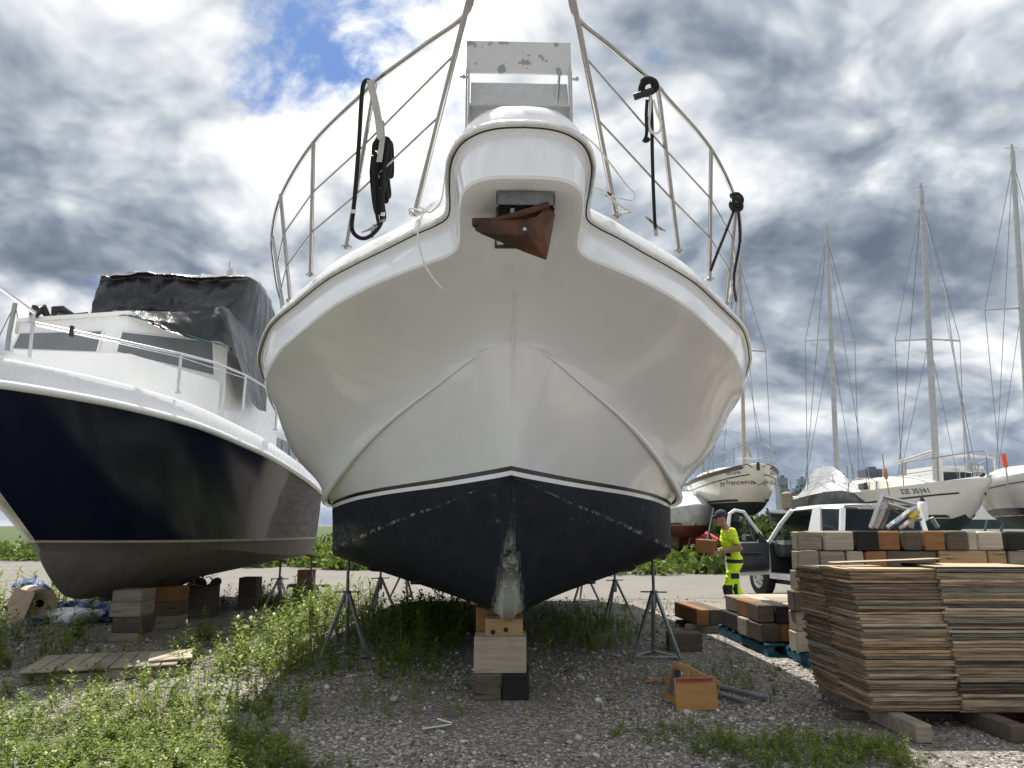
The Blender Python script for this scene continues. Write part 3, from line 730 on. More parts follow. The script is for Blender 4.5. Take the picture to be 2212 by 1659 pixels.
# rails
def lrail(name, pts, r=.018): 
    m = MB(); m.tube([L2(*p) for p in pts], r, 8); return m.build(name, 'aluminium', lb, 60)
lrail('top_rail', [(-60, 585, 7.7), (0, 622, 8.1), (75, 676, 8.6)], .022)
_f = L2(-60, 585, 7.7); m = MB(); m.tube([_f, Vector((_f.x, _f.y, 3.22))], .022, 8); m.tube([_f, Vector((0, -.7, _f.z + .12)), Vector((-_f.x, _f.y, _f.z)), Vector((-_f.x, _f.y, 3.22))], .022, 8); m.build('bow_hoop', 'aluminium', lb, 60)
lrail('side_rail', [(76, 698, 8.6), (235, 731, 9.0), (392, 765, 9.55), (470, 785, 10.3), (532, 811, 11.2), (567, 832, 12.0), (600, 862, 13.4)], .018)
lrail('side_wire', [(78, 704, 8.62), (235, 737.5, 9.02), (392, 772, 9.57), (532, 818, 11.22)], .006)
for top, bot in (((73, 676, 8.6), (62, 790, 8.7)), ((391, 765, 9.55), (384, 850, 9.6)), ((531, 811, 11.2), (524, 888, 11.25)), ((600, 862, 13.4), (595, 930, 13.4)), ((642, 950, 15.0), (640, 1012, 15.0))):
    m = MB(); a, b = L2(*top), L2(*bot); m.tube([a, b], .02, 8); m.lathe([(0, 0), (.04, 0), (.03, .03)], 10, b); m.build('stanchion', 'aluminium', lb, 50)
m = MB(); m.box(L2(155, 716, 8.78), (.03, .05, .13)); m.build('rail_clamp', 'black_rubber', lb)
# small fittings on the wheelhouse roof
m = MB(); m.tube([L2(66, 697, 11.2), L2(67, 670, 11.2), L2(90, 672, 11.4), L2(118, 690, 11.4)], .03, 8); m.build('roof_grab_rail', 'aluminium', lb, 60)
m = MB(); m.tube([L2(496, 610, 12.6), L2(496, 585, 12.6)], .05, 8); m.tube([L2(496, 585, 12.6), L2(495, 570, 12.6), L2(498, 562, 12.6)], [.02, .012, .006], 6); m.tube([L2(490, 590, 12.6), L2(502, 580, 12.6)], .012, 6); m.build('antenna', 'aluminium', lb, 50)
# anchor on the bow roller: just its ring at the frame edge
# running gear
pr = thing('propeller', 'bronze propeller on its shaft under the navy boat', 'propeller', tuple(at(449, 1268, 13.6)), R(3.5))
m = MB(); m.tube([(0, -.10, .0), (0, .08, 0)], [.035, .05], 10)
for k in range(3):
    a = 2 * math.pi * k / 3 + .5; ca, sa = math.cos(a), math.sin(a)
    pts = []
    for j in range(10):
        th = 2 * math.pi * j / 10; rr_, ww = .14 + .11 * math.cos(th), .085 * math.sin(th); pts.append((ca * rr_ - sa * ww, .35 * ww, sa * rr_ + ca * ww))
    m.prism(pts, (0, .012, 0))
m.build('blades', 'wood_dark', pr, 30)
m = MB(); m.tube([(0, -.1, 0), (0, -1.0, .12)], .02, 8); m.build('shaft', 'dark_steel', pr)
m = MB(); c = lbI @ at(517, 1250, 14.6); m.box((0.15, c.y, .62), (.05, .42, .75), ch=.02); m.build('rudder', 'grey_bottom', lb)
m = MB(); m.prism([(-.04, 4.2, .52), (-.04, 9.0, .60), (-.04, 7.0, .42), (-.04, 4.3, .44)], (.08, 0, 0)); m.build('keel', 'grey_bottom', lb)
# ---- black tarpaulin over the fly bridge
tp_o = thing('black_tarpaulin', 'crinkled black tarpaulin draped over the fly bridge of the navy boat', 'tarpaulin', tuple(at(350, 690, 12.2)), 0)
def cloth(mb, rows, sub=7, amp=.03, seed=0, freq=3.0):
    """smooth grid through control points with creases"""
    A = [spline([tuple(p) for p in r], sub) for r in rows]; A = list(map(list, zip(*A))); A = [spline([tuple(p) for p in c], sub) for c in A]
    G_ = []
    for i, c in enumerate(A):
        rr = []
        for j, p in enumerate(c):
            q = Vector(p); n1 = mnoise.noise(q * freq + Vector((seed, 0, 0))); n2 = mnoise.noise(Vector((i * .55, j * .16, seed)))
            n3 = abs(mnoise.noise(Vector((q.x * 3.4 + q.z * 1.6, q.y * 3.0, q.z * 1.5 + seed * 3.1))))
            rr.append(q + Vector((n1 * .5, -1, n2 * .6)) * amp * (n1 + n2 - n3 * 1.2))
        G_.append(rr)
    mb.grid(G_)
m = MB()
rows = [[at(205, 597, 14.2), at(300, 592, 14.2), at(430, 596, 14.3), at(545, 600, 14.4), at(585, 650, 15.4)],
        [at(217, 598, 12.2), at(300, 588, 12.15), at(420, 594, 12.3), at(538, 598, 12.7), at(578, 640, 14.4)],
        [at(216, 608, 12.12), at(300, 602, 12.05), at(420, 606, 12.2), at(540, 610, 12.6), at(584, 652, 14.4)],
        [at(203, 645, 11.9), at(300, 648, 11.95), at(400, 652, 12.0), at(520, 655, 12.35), at(592, 700, 14.4)],
        [at(186, 679, 11.65), at(280, 674, 11.75), at(400, 676, 11.9), at(500, 690, 12.1), at(585, 760, 14.2)],
        [at(184, 683, 11.5), at(277, 683, 11.35), at(380, 680, 11.6), at(505, 730, 11.95), at(575, 800, 14.0)]]
cloth(m, rows, 10, .085, 3, 1.7); m.build('cover', 'black_tarp', tp_o, 60, True)
m = MB()
rows = [[at(240, 670, 11.3), at(330, 672, 11.2), at(420, 672, 11.2), at(482, 662, 11.5), at(512, 690, 12.2), at(575, 770, 13.6)],
        [at(262, 678, 11.05), at(335, 690, 10.98), at(420, 697, 11.1), at(486, 690, 11.4), at(520, 745, 12.0), at(578, 800, 13.5)],
        [at(277, 679, 10.96), at(345, 705, 10.9), at(420, 726, 11.05), at(492, 742, 11.35), at(533, 810, 12.0), at(575, 850, 13.4)],
        [at(290, 683, 10.93), at(355, 712, 10.88), at(425, 734, 11.02), at(500, 752, 11.35), at(545, 870, 12.1), at(575, 890, 13.3)]]
cloth(m, rows, 9, .045, 8, 2.2); m.build('skirt', 'black_tarp', tp_o, 60, True)
m = MB()
for q in ([(115, 684, 11.5), (118, 672, 11.5), (135, 672, 11.6), (160, 684, 11.6), (190, 682, 11.6)],): m.tube([at(*p) for p in q], [.04, .09, .09, .05, .06], 8, flat=.7)
m.tube([at(72, 683, 11.2), at(80, 668, 11.2), at(92, 666, 11.3), at(104, 684, 11.3)], [.06, .09, .08, .04], 8); m.build('bunched_end', 'black_tarp', tp_o, 60, True)
m = MB(); m.tube([at(200, 683, 11.35), at(270, 681, 10.95), at(300, 688, 10.9), at(330, 698, 10.86)], .008, 6); m.tube([at(400, 722, 11.0), at(440, 735, 11.05), at(488, 746, 11.3)], .008, 6); m.build('hem_line', 'green_trim', tp_o, 60, True)

# ================================================================== BOAT STANDS
def make_stand(name, label, loc, top, rz, group):
    st = thing(name, label, 'boat stand', loc, rz, group); h = top * .62
    for k in range(3):
        a = math.pi / 2 + 2 * math.pi * k / 3; f = Vector((math.cos(a) * .30, math.sin(a) * .30, .02))
        m = MB(); ang = Matrix.Rotation(a, 3, 'Z'); d = (Vector((0, 0, h)) - f)
        m.tube([f, Vector((math.cos(a) * .025, math.sin(a) * .025, h))], .024, 4); m.build('leg', 'galvanised', st)
    m = MB(); fs = [Vector((math.cos(math.pi / 2 + 2 * math.pi * k / 3) * .29, math.sin(math.pi / 2 + 2 * math.pi * k / 3) * .29, .03)) for k in range(3)]
    for k in range(3): m.box((fs[k] + fs[(k + 1) % 3]) / 2, ((fs[k] - fs[(k + 1) % 3]).length, .035, .012), rotz(math.atan2((fs[(k + 1) % 3] - fs[k]).y, (fs[(k + 1) % 3] - fs[k]).x)))
    m.build('base_bar', 'galvanised', st)
    m = MB(); m.tube([(0, 0, h - .16), (0, 0, h + .01)], .032, 10); m.build('collar', 'galvanised', st, 40)
    m = MB(); m.tube([(0, 0, h - .1), (0, 0, top - .03)], .018, 10); m.build('screw', 'dark_steel', st, 40)
    m = MB(); m.lathe([(.02, h), (.04, h), (.04, h + .035), (.02, h + .035)], 8); m.tube([(-.15, .02, h + .02), (.15, -.02, h + .02)], .009, 6); m.build('handle_nut', 'dark_steel', st, 30)
    m = MB(); m.box((0, 0, top - .02), (.20, .20, .03), Matrix.Rotation(R(14 if loc[0] < 0 else -14), 3, 'Y'), ch=.006); m.build('top_pad', 'wood_dark', st)
    return st
SG = 'screw stands propping the white yacht'
make_stand('boat_stand', 'galvanised tripod stand under the left chine of the yacht, nearest the weeds', (-1.93, 9.36, 0), 1.15, R(8), SG)
make_stand('boat_stand', 'galvanised tripod stand under the right chine of the yacht, beside the loose block', (1.66, 9.36, 0), 1.15, R(-5), SG)
make_stand('boat_stand', 'second tripod stand along the right side of the yacht', (1.64, 12.7, 0), 1.0, R(30), SG)
make_stand('boat_stand', 'farthest tripod stand on the right side of the yacht', (1.45, 16.0, 0), .95, R(12), SG)
make_stand('boat_stand', 'second tripod stand along the left side of the yacht', (-2.18, 13.2, 0), 1.0, R(30), SG)
make_stand('boat_stand', 'farthest tripod stand on the left side of the yacht', (-2.2, 16.2, 0), .95, R(-12), SG)
make_stand('boat_stand', 'dark tripod stand under the chine of the navy boat, nearer the yacht bow', (-4.0, 13.7, 0), .93, R(10), 'stands under the navy boat')
make_stand('boat_stand', 'dark tripod stand under the stern quarter of the navy boat', (-4.15, 16.4, 0), .90, R(-20), 'stands under the navy boat')

# ================================================================== BLOCKING
def timber(label, c, size, mat, rz=0, group=None, name='timber_block', tilt=0, ch=.008, axis=0):
    o = MB().box((0, 0, 0), size, ch=ch).build(name, mat)
    o.location = c; o.rotation_euler = (0, tilt, rz); return tag(o, label, 'timber', group)
KB = 'blocking under the yacht keel'
bx = -.09
timber('dark brown footing timber on the left under the yacht keel', (bx - .13, 7.42, .108), (.235, .62, .216), 'wood_dark', R(1), KB)
timber('black footing timber on the right under the yacht keel', (bx + .125, 7.43, .105), (.235, .62, .21), 'wood_black', R(-1), KB)
timber('large square weathered timber in the middle of the yacht keel blocking', (bx - .015, 7.38, .216 + .155), (.465, .44, .308), 'wood_light', 0, KB)
hb_ = timber('short timber with two holes right under the yacht fore-foot', (bx + .02, 7.33, .525 + .075), (.335, .30, .148), 'wood_tan', 0, KB)
for xx, zz in ((-.10, -.035), (.015, -.015)):
    m = MB(); m.lathe([(0, 0), (.021, 0), (.021, .012), (0, .012)], 12, (xx, -.157, zz), 'Y'); m.build('bolt_hole', 'wood_black', hb_)
timber('brown timber behind the holed block under the yacht', (bx - .03, 7.62, .525 + .11), (.43, .26, .22), 'wood_brown', 0, KB)
for sg, lab in ((-1, 'pale wooden wedge sticking out left of the yacht fore-foot'), (1, 'wooden wedge sticking out right of the yacht fore-foot')):
    m = MB(); x0, x1 = (sg * .05, sg * .30)
    m.add([(x0, -.06, 0), (x1, -.06, 0), (x1, -.06, .055), (x0, -.06, .008), (x0, .06, 0), (x1, .06, 0), (x1, .06, .055), (x0, .06, .008)], [(0, 1, 2, 3), (4, 7, 6, 5), (0, 4, 5, 1), (3, 2, 6, 7), (1, 5, 6, 2), (0, 3, 7, 4)])
    o = m.build('wooden_wedge', 'wood_tan'); o.location = (bx, 7.50, .755); o.rotation_euler = (R(6), R(-6 * sg), 0); tag(o, lab, 'wedge', KB)
timber('aft block of the yacht keel seen past the fore-foot', (-.28, 11.5, .28), (.5, .5, .56), 'wood_dark', 0, KB)
NB = 'blocking under the navy boat'
fb = gr(262, 1388)
for i, (h, w, mt, dx) in enumerate(((.115, .38, 'wood_grey', 0), (.20, .38, 'wood_dark', .03), (.19, .40, 'wood_grey', -.01), (.15, .38, 'wood_grey', 0))):
    z0 = sum((.115, .20, .19, .15)[:i])
    timber(['lowest board of the front blocking under the navy boat', 'dark timber second from the ground under the navy boat stem', 'grey timber second from the top under the navy boat stem', 'top timber touching the fore-foot of the navy boat'][i], (fb.x + dx, fb.y + .25, z0 + h / 2), (w, .45, h - .004), mt, R(2), NB)
fb2 = gr(350, 1358)
for i, (h, mt) in enumerate(((.18, 'wood_grey'), (.20, 'wood_dark'), (.22, 'wood_brown'))):
    timber(['lowest timber of the second blocking under the navy boat', 'middle timber of the second blocking under the navy boat', 'brown topmost timber of the second blocking under the navy boat'][i], (fb2.x, fb2.y + .2, (0, .18, .38)[i] + h / 2), (.40, .4, h - .004), mt, R(-2), NB)
fb3 = gr(425, 1335); timber('dark single block farther aft under the navy boat keel', (fb3.x, fb3.y + .2, .25), (.42, .4, .5), 'wood_dark', 0, NB)
fb4 = gr(520, 1318); timber('dark upright block under the after end of the navy boat keel', (fb4.x + .05, fb4.y + .3, .28), (.32, .35, .56), 'wood_dark', 0, NB)
b5 = gr(655, 1290); timber('orange brown block standing beside the stern stand of the navy boat', (b5.x + .05, b5.y, .42), (.36, .3, .30), 'wood_brown', R(10), NB)
timber('plank carrying the orange brown block behind the navy boat', (b5.x + .1, b5.y + .02, .24), (.85, .3, .06), 'wood_grey', R(4), NB)
timber('footing under the plank behind the navy boat', (b5.x + .05, b5.y, .105), (.5, .32, .208), 'wood_dark', R(4), NB)
# ================================================================== TALL TIMBER STACK (right)
Y0 = 8.75
def px2x(x, Y, z=1.2): return (x - 1106.0) / 1671.0 * (Y * _c + (z - CAM_H) * _s)
TS = 'timbers in the tall stack behind the plywood'
zr = [.15 + .215 * k for k in range(7)]
top_row = [(1724, 1779, 'wood_grey', 'grey weathered timber at the left end of the top row of the tall timber stack'),
 (1780, 1846, 'wood_light', 'pale grey timber, second from the left in the top row of the tall stack'),
 (1847, 1898, 'wood_black', 'black timber, third from the left in the top row of the tall stack'),
 (1899, 1949, 'wood_brown', 'orange brown timber, fourth from the left in the top row of the tall stack'),
 (1950, 1993, 'wood_dark', 'dark grey timber between two brown ones in the top row of the tall stack'),
 (1994, 2039, 'wood_brown', 'brown timber, sixth from the left in the top row of the tall stack'),
 (2040, 2090, 'wood_dark', 'dark timber, seventh from the left in the top row of the tall stack'),
 (2091, 2113, 'wood_light', 'narrow pale timber in the top row of the tall stack'),
 (2114, 2169, 'wood_light', 'pale knotty timber, ninth from the left in the top row of tall stack'),
 (2170, 2226, 'wood_black', 'black timber at the right end of the top row of the tall stack')]
row2 = [(1721, 1768, 'wood_grey', 'split grey timber at the left end of the second row of the tall stack'),
 (1770, 1828, 'wood_grey', 'rough grey timber, second from the left in the second row of the tall stack'),
 (1830, 1868, 'wood_light', 'pale timber with a torn corner in the second row of the tall stack'),
 (1869, 1917, 'wood_brown', 'orange brown timber in the second row of the tall stack'),
 (1919, 2026, 'wood_dark', 'long dark timber lying sideways in the second row of the tall stack'),
 (2028, 2134, 'wood_tan', 'long honey coloured timber with a dark stain in the second row of the tall stack'),
 (2136, 2178, 'wood_tan', 'short honey coloured timber in the second row of the tall stack'),
 (2180, 2240, 'wood_grey', 'grey timber at the right end of the second row of the tall stack')]
for k, row in ((5, top_row), (4, row2)):
    for x0, x1, mt, lab in row:
        z = (zr[k] + zr[k + 1]) / 2; a, b = px2x(x0, Y0, z), px2x(x1, Y0, z); dj = random.uniform(-.035, .035)
        o = timber(lab, ((a + b) / 2, Y0 + .30 + dj, z + random.uniform(-.002, .002)), (b - a - .008, (.20 if x0 < 1730 else .60), .213 + random.uniform(-.012, 0)), mt, R(random.uniform(-1.8, 1.8)), TS, ch=random.uniform(.008, .020)); o.location.y = Y0 + (.10 if x0 < 1730 else .30) + dj
low = [('wood_grey', 1722, 1768, 'pale timber at the left edge, third row from the top of tall stack'), ('wood_dark', 1712, 1752, 'dark timber jutting out left, third row from the ground of the tall stack'), ('wood_grey', 1719, 1760, 'grey split timber, second row from the ground at the left of the tall stack'), ('wood_light', 1720, 1766, 'pale timber, lowest at the left edge of the tall stack')]
for i, (mt, x0, x1, lab) in enumerate(low):
    k = 3 - i; z = (zr[k] + zr[k + 1]) / 2; a, b = px2x(x0, Y0, z), px2x(x1, Y0, z)
    timber(lab, ((a + b) / 2, Y0 + .11 - (.05 if i == 1 else 0), z), (b - a, .22, .212), mt, R(random.uniform(-2, 2)), TS, ch=.012)
    timber('long timber inside the tall stack, %s row from the ground, mostly hidden by plywood' % ORD[k], (b + 1.25, Y0 + .32, z), (2.4, .5, .212), 'wood_dark', 0, TS)
# pallet under the tall stack, and blue pallet under the low stack
def pallet(label, loc, w, l, rz, mat, deck=7, name='pallet', zt=.14):
    p = thing(name, label, 'pallet', loc, rz)
    for sx in (-1, 0, 1):
        MB().box((sx * (w / 2 - .05), 0, zt / 2 - .008), (.09, l, zt - .045), ch=.006).build('stringer', mat, p)
    for k in range(deck):
        y = -l / 2 + .06 + (l - .12) * k / (deck - 1)
        MB().box((0, y, zt - .012), (w, .105, .022), ch=.003).build('deck_board', mat, p)
    for k in (-1, 0, 1):
        MB().box((0, k * (l / 2 - .055), .011), (w, .10, .020), ch=.003).build('bottom_board', mat, p)
    return p
xl = px2x(1740, Y0, .1)
pallet('blue painted pallet under the tall timber stack', (xl + 1.2, Y0 + .35, 0), 2.4, .8, 0, 'wood_bluepaint', 5)
pallet('blue painted pallet under the low stack of timbers', (3.55, 10.35, 0), 1.25, 1.9, R(2), 'wood_bluepaint', 7)
# low stack on the blue pallet
LSG = 'timbers on the blue pallet'
xs = [2.95, 3.13, 3.31]
for i_, (y_, l_, mt_, w_) in enumerate(((9.78, .42, 'wood_dark', 'front'), (10.24, .46, 'wood_brown', 'middle'), (10.76, .52, 'wood_grey', 'back'))):
    timber('%s timber at the %s left of the upper layer on blue pallet' % (('dark', 'brown', 'grey')[i_], w_), (3.03 + .012 * i_, y_, .14 + .215 * 1.5), (.19, l_, .212 - .006 * i_), mt_, R(2 + 2 * i_), LSG, ch=.016)
timber('black timber second from the left in the upper layer on the blue pallet', (3.22, 9.82, .14 + .215 * 1.5), (.17, .62, .210), 'wood_black', R(1), LSG, ch=.014)
timber('pale long timber behind the black one on the blue pallet', (3.225, 10.6, .14 + .215 * 1.5), (.17, .8, .212), 'wood_light', R(2), LSG, ch=.014)
timber('pale grey timber facing the front in the upper layer on the blue pallet', (3.60, 9.72, .14 + .215 * 1.5), (.56, .30, .212), 'wood_light', R(3), LSG, ch=.016)
timber('grey timber behind the pale one in the upper layer on the blue pallet', (3.62, 10.25, .14 + .215 * 1.5), (.58, .60, .212), 'wood_grey', R(2), LSG, ch=.014)
timber('pale timber at the back of the upper layer on the blue pallet', (3.60, 10.85, .14 + .215 * 1.5), (.60, .52, .205), 'wood_light', R(2), LSG, ch=.014)
timber('short dark timber at the right of the upper layer on the blue pallet', (4.03, 9.95, .14 + .215 * 1.5), (.24, .6, .208), 'wood_dark', R(2), LSG, ch=.014)
timber('dark timber at the front left of the lower layer on blue pallet', (3.05, 9.72, .14 + .1075), (.24, .40, .212), 'wood_dark', R(5), LSG, ch=.016)
timber('brown timber at the front centre of the lower layer on the blue pallet', (3.29, 9.74, .14 + .1075), (.22, .44, .208), 'wood_brown', R(1), LSG, ch=.016)
timber('grey timber behind the front left one in the lower layer on the blue pallet', (3.10, 10.16, .14 + .1075), (.40, .36, .212), 'wood_grey', R(2), LSG, ch=.016)
timber('brown grey timber at the front right of the lower layer on the blue pallet', (3.70, 9.80, .14 + .1075), (.56, .6, .212), 'wood_grey', R(1), LSG, ch=.014)
timber('black timber at the back left of the lower layer on the blue pallet', (3.14, 10.75, .14 + .1075), (.46, .85, .212), 'wood_black', R(2), LSG, ch=.014)
timber('dark timber at the back right of the lower layer on the blue pallet', (3.72, 10.75, .14 + .1075), (.62, .9, .212), 'wood_dark', R(2), LSG, ch=.014)
# smaller stack left of it
SSG = 'timbers in the small low pile'
for i, (x, mt, lab) in enumerate(((2.68, 'wood_brown', 'brown timber at the left of the small low pile by the road'), (2.87, 'wood_dark', 'dark timber in the middle of the small low pile by the road'), (3.10, 'wood_grey', 'grey timber at the right of the small low pile by the road'))):
    timber(lab, (x, 12.0, .10 + .11), (.185 if i < 2 else .26, 1.15, .215), mt, R(4), SSG)
timber('splintered offcut lying under the small low pile by the road', (2.74, 11.55, .05), (.5, .12, .095), 'wood_grey', R(-24), SSG)
timber('dark bearer under the small low pile by the road', (2.9, 12.1, .05), (.85, .14, .098), 'wood_black', 0, SSG)
# lone block beside the stand
lb_ = gr(1484, 1408); timber('single dark timber block on the gravel beside the right boat stand', (lb_.x, lb_.y + .14, .105), (.40, .26, .21), 'wood_dark', R(-3), None)

# ================================================================== PLYWOOD STACKS
def plymat():
    m, t, b, o = newmat('plywood'); tc = t.node('ShaderNodeTexCoord'); co = tc.outputs['Object']
    oi = t.node('ShaderNodeObjectInfo'); rnd = oi.outputs['Random']
    off = t.vmath('ADD', co, t.vmath('SCALE', (31., 17., 9.))); t.put(off.node.inputs[1].links[0].from_node.inputs['Scale'], rnd)
    edge = t.ramp(rnd, [(0, (.045, .045, .040)), (.14, (.16, .155, .13)), (.26, (.28, .23, .17)), (.38, (.21, .125, .08)), (.5, (.38, .30, .21)), (.62, (.15, .115, .09)), (.74, (.33, .22, .13)), (.87, (.42, .36, .27)), (1, (.24, .22, .17))], 'LINEAR')
    edge = t.vmath('MULTIPLY', edge, (1.25, 1.22, 1.18))
    bl = t.noise(t.scale(off, (2.2, 2.2, 60)), 1.5, 6, .65)
    edge = t.mix(t.smooth(bl, .38, .56), t.vmath('MULTIPLY', edge, (.38, .37, .36)), edge)
    lay = t.noise(t.scale(off, (.3, .3, 420)), 1.0, 2, .5)
    edge = t.mix(.4, edge, t.vmath('MULTIPLY', edge, t.ramp(lay, [(.35, .35), (.65, 1.6)])))
    face = t.ramp(t.noise(t.scale(off, (1, 9, 1)), 1.6, 7, .6), [(.3, (.36, .27, .17)), (.7, (.50, .40, .28))])
    face = t.mix(t.smooth(t.noise(off, 2.3, 5, .6), .52, .7), face, (.32, .29, .25))
    geo = t.node('ShaderNodeNewGeometry'); sp = t.node('ShaderNodeSeparateXYZ'); t.l.new(geo.outputs['Normal'], sp.inputs[0])
    isf = t.math('GREATER_THAN', t.math('ABSOLUTE', sp.outputs[2]), .7)
    t.put(b.inputs['Base Color'], t.mix(isf, edge, face)); b.inputs['Roughness'].default_value = .9; b.inputs['Specular IOR Level'].default_value = .2
    bump(t, b, bl, .4, .004)
plymat()
def ply_mesh(w, l, h):
    mb = MB(); nx, ny = 5, 5; rows = []
    for sgn in (-1, 1):
        for j in range(ny):
            rows.append([Vector((-w / 2 + w * i / (nx - 1), -l / 2 + l * j / (ny - 1), sgn * h / 2)) for i in range(nx)])
    V = [p for r in rows for p in r]; F = []
    for s_ in (0, 1):
        o = s_ * nx * ny
        for j in range(ny - 1):
            for i in range(nx - 1):
                q = (o + j * nx + i, o + j * nx + i + 1, o + (j + 1) * nx + i + 1, o + (j + 1) * nx + i); F.append(q[::-1] if s_ == 0 else q)
    def rim(idx):
        for a, b in zip(idx, idx[1:]): F.append((a, b, b + nx * ny, a + nx * ny))
    bt = [i for i in range(nx)]; rt = [j * nx + nx - 1 for j in range(ny)]; tp_ = [(ny - 1) * nx + i for i in range(nx - 1, -1, -1)]; lf = [j * nx for j in range(ny - 1, -1, -1)]
    for e in (bt, rt, tp_, lf): rim(e)
    # slight warp
    V = [Vector((p.x, p.y, p.z + .004 * mnoise.noise(Vector((p.x * 2.1, p.y * 2.1, w * 9))))) for p in V]
    me = bpy.data.meshes.new('plywood_sheet'); me.from_pydata([tuple(v) for v in V], [], F); me.materials.append(MATS['plywood']); me.update(); return me
PG = 'plywood sheets in the stacks'
def ply_stack(cx, cy, w, l, n, z0, rz, where, lean, seed):
    rng = random.Random(seed); z = z0; variants = [ply_mesh(w + dv, l + dv, hh) for dv, hh in ((0, .017), (.006, .019), (-.012, .021), (.0, .0235))]
    zs = []
    for k in range(n):
        v = rng.choice((0, 0, 1, 1, 2, 3)); hh = (.017, .019, .021, .0235)[v]
        o = bpy.data.objects.new('plywood_sheet', variants[v]); col.objects.link(o)
        fx = lean[0] * k / n; fy = lean[1] * k / n
        big = rng.random() < .12
        o.location = (cx + fx + rng.gauss(0, .009), cy + fy + rng.gauss(0, .010) - (.025 if big else 0), z + hh / 2)
        o.rotation_euler = (rng.gauss(0, .0012), rng.gauss(0, .0012), rz + rng.gauss(0, .005)); z += hh + rng.choice((.0015, .003, .004, .0075))
        zs.append((o, z))
    for k, (o, z_) in enumerate(zs):
        j = n - 1 - k
        tag(o, 'top plywood sheet of %s' % where if j == 0 else 'weathered plywood sheet, %s from the top of %s' % (nth(j), where), 'plywood sheet', PG)
    return z
fl = gr(1878, 1538, .13); fr_ = gr(2068, 1533, .13)
PW = fr_.x - fl.x - .015; PL = .54
cxA = (fl.x + fr_.x) / 2 + .012; cyA = fl.y + PL / 2
zA = ply_stack(cxA, cyA, PW, PL, 45, .13, R(1.0), 'the front left plywood stack', (-.095, .015), 3)
ply_stack(cxA - .015, cyA + PL + .012, PW, PL, 45, .13, R(1.6), 'the back left plywood stack', (-.10, .0), 11)
ply_stack(cxA + PW + .045, cyA - .02, PW + .12, PL, 45, .13, R(.5), 'the right plywood stack', (-.085, .03), 5)
# loose sheet lying skewed on top
o = bpy.data.objects.new('plywood_sheet', ply_mesh(.82, .5, .012)); col.objects.link(o); o.location = (cxA + .10, cyA + .32, zA + .03); o.rotation_euler = (R(-1.5), R(-3.2), R(-18)); tag(o, 'pale thin board lying askew on top of the left plywood stacks', 'board')
# bearers under the plywood
for i, (x, lab) in enumerate(((cxA - PW / 2 + .17, 'squared grey bearer poking out under the front left plywood stack'), (cxA + PW / 2 + .15, 'dark bearer under the joint of the plywood stacks'), (cxA + PW * 1.45, 'dark bearer under the right plywood stack'))):
    o = timber(lab, (x, cyA + .18, .063), (.12, 1.62, .122), 'wood_grey' if i == 0 else 'wood_dark', R(2), 'bearers under the plywood', 'bearer')
m_o = timber('dark plank on the gravel under the plywood stacks', (cxA + .5, cyA - .05, .03), (1.9, .1, .05), 'wood_dark', 0, 'bearers under the plywood', 'bearer'); m_o.location.y = cyA + .1; m_o.location.z = .024
# ---- aluminium frame leaning on the timber stack
fr = thing('aluminium_frame', 'bent aluminium trestle with yellow tip lying on top of the tall timber stack', 'trestle', tuple(at(1930, 1138, 9.0)), 0)
def bar(parent, pts, r, mat='aluminium', name='bar'):
    m = MB(); m.tube([at(*p) for p in pts], r, 4); return m.build(name, mat, parent, None, True)
Yf = 9.05
bar(fr, [(1881, 1140, Yf), (1907, 1068, Yf)], .030); bar(fr, [(1893, 1140, Yf + .05), (1919, 1076, Yf + .05)], .028); bar(fr, [(1905, 1142, Yf + .1), (1927, 1084, Yf + .1)], .022, 'dark_steel')
bar(fr, [(1908, 1073, Yf), (1980, 1091, Yf)], .024); bar(fr, [(1917, 1088, Yf + .06), (1976, 1106, Yf + .05)], .022)
bar(fr, [(1917, 1140, Yf), (1978, 1094, Yf)], .030); bar(fr, [(1944, 1141, Yf + .02), (1984, 1113, Yf + .02)], .028)
bar(fr, [(1921, 1101, Yf + .08), (1962, 1120, Yf + .08)], .018, 'rusty_steel'); bar(fr, [(1979, 1093, Yf), (1974, 1110, Yf)], .022)
simple('yellow_paint', (.75, .56, .02), .5)
bar(fr, [(1966, 1118, Yf), (1985, 1104, Yf)], .027, 'yellow_paint', 'yellow_tip'); bar(fr, [(1966, 1103, Yf + .02), (1984, 1107, Yf + .02)], .022, 'yellow_paint', 'yellow_tip')
# scrap behind it
bar(fr, [(1968, 1140, Yf + .2), (1973, 1122, Yf + .2), (1990, 1120, Yf + .2)], .03, 'galvanised', 'bracket'); bar(fr, [(2012, 1118, Yf + .25), (2026, 1140, Yf + .25)], .03, 'galvanised', 'bracket')
# ================================================================== BROKEN BOX, PIPES
g0 = gr(1505, 1535)
bxo = thing('broken_wooden_box', 'broken orange wooden box with red paint, lying on the gravel', 'box', (g0.x, g0.y, 0), R(-4))
m = MB(); m.box((0, 0, .13), (.345, .016, .255), Matrix.Rotation(R(-8), 3, 'X') @ Matrix.Rotation(R(-2), 3, 'Y'), ch=.003); m.build('front_board', 'wood_orange', bxo)
simple('red_paint', (.22, .02, .02), .6, 0, .4, 40)
m = MB(); m.box((-.01, -.012, .243), (.30, .006, .020), Matrix.Rotation(R(-8), 3, 'X') @ Matrix.Rotation(R(-2), 3, 'Y')); m.build('paint_mark', 'red_paint', bxo)
m = MB(); m.box((-.13, .20, .17), (.016, .36, .30), Matrix.Rotation(R(14), 3, 'Z') @ Matrix.Rotation(R(22), 3, 'Y'), ch=.003); m.build('side_board', 'wood_orange', bxo)
m = MB(); m.box((.06, .26, .20), (.40, .016, .13), Matrix.Rotation(R(-28), 3, 'Z') @ Matrix.Rotation(R(20), 3, 'Y'), ch=.003); m.build('back_board', 'wood_tan', bxo)
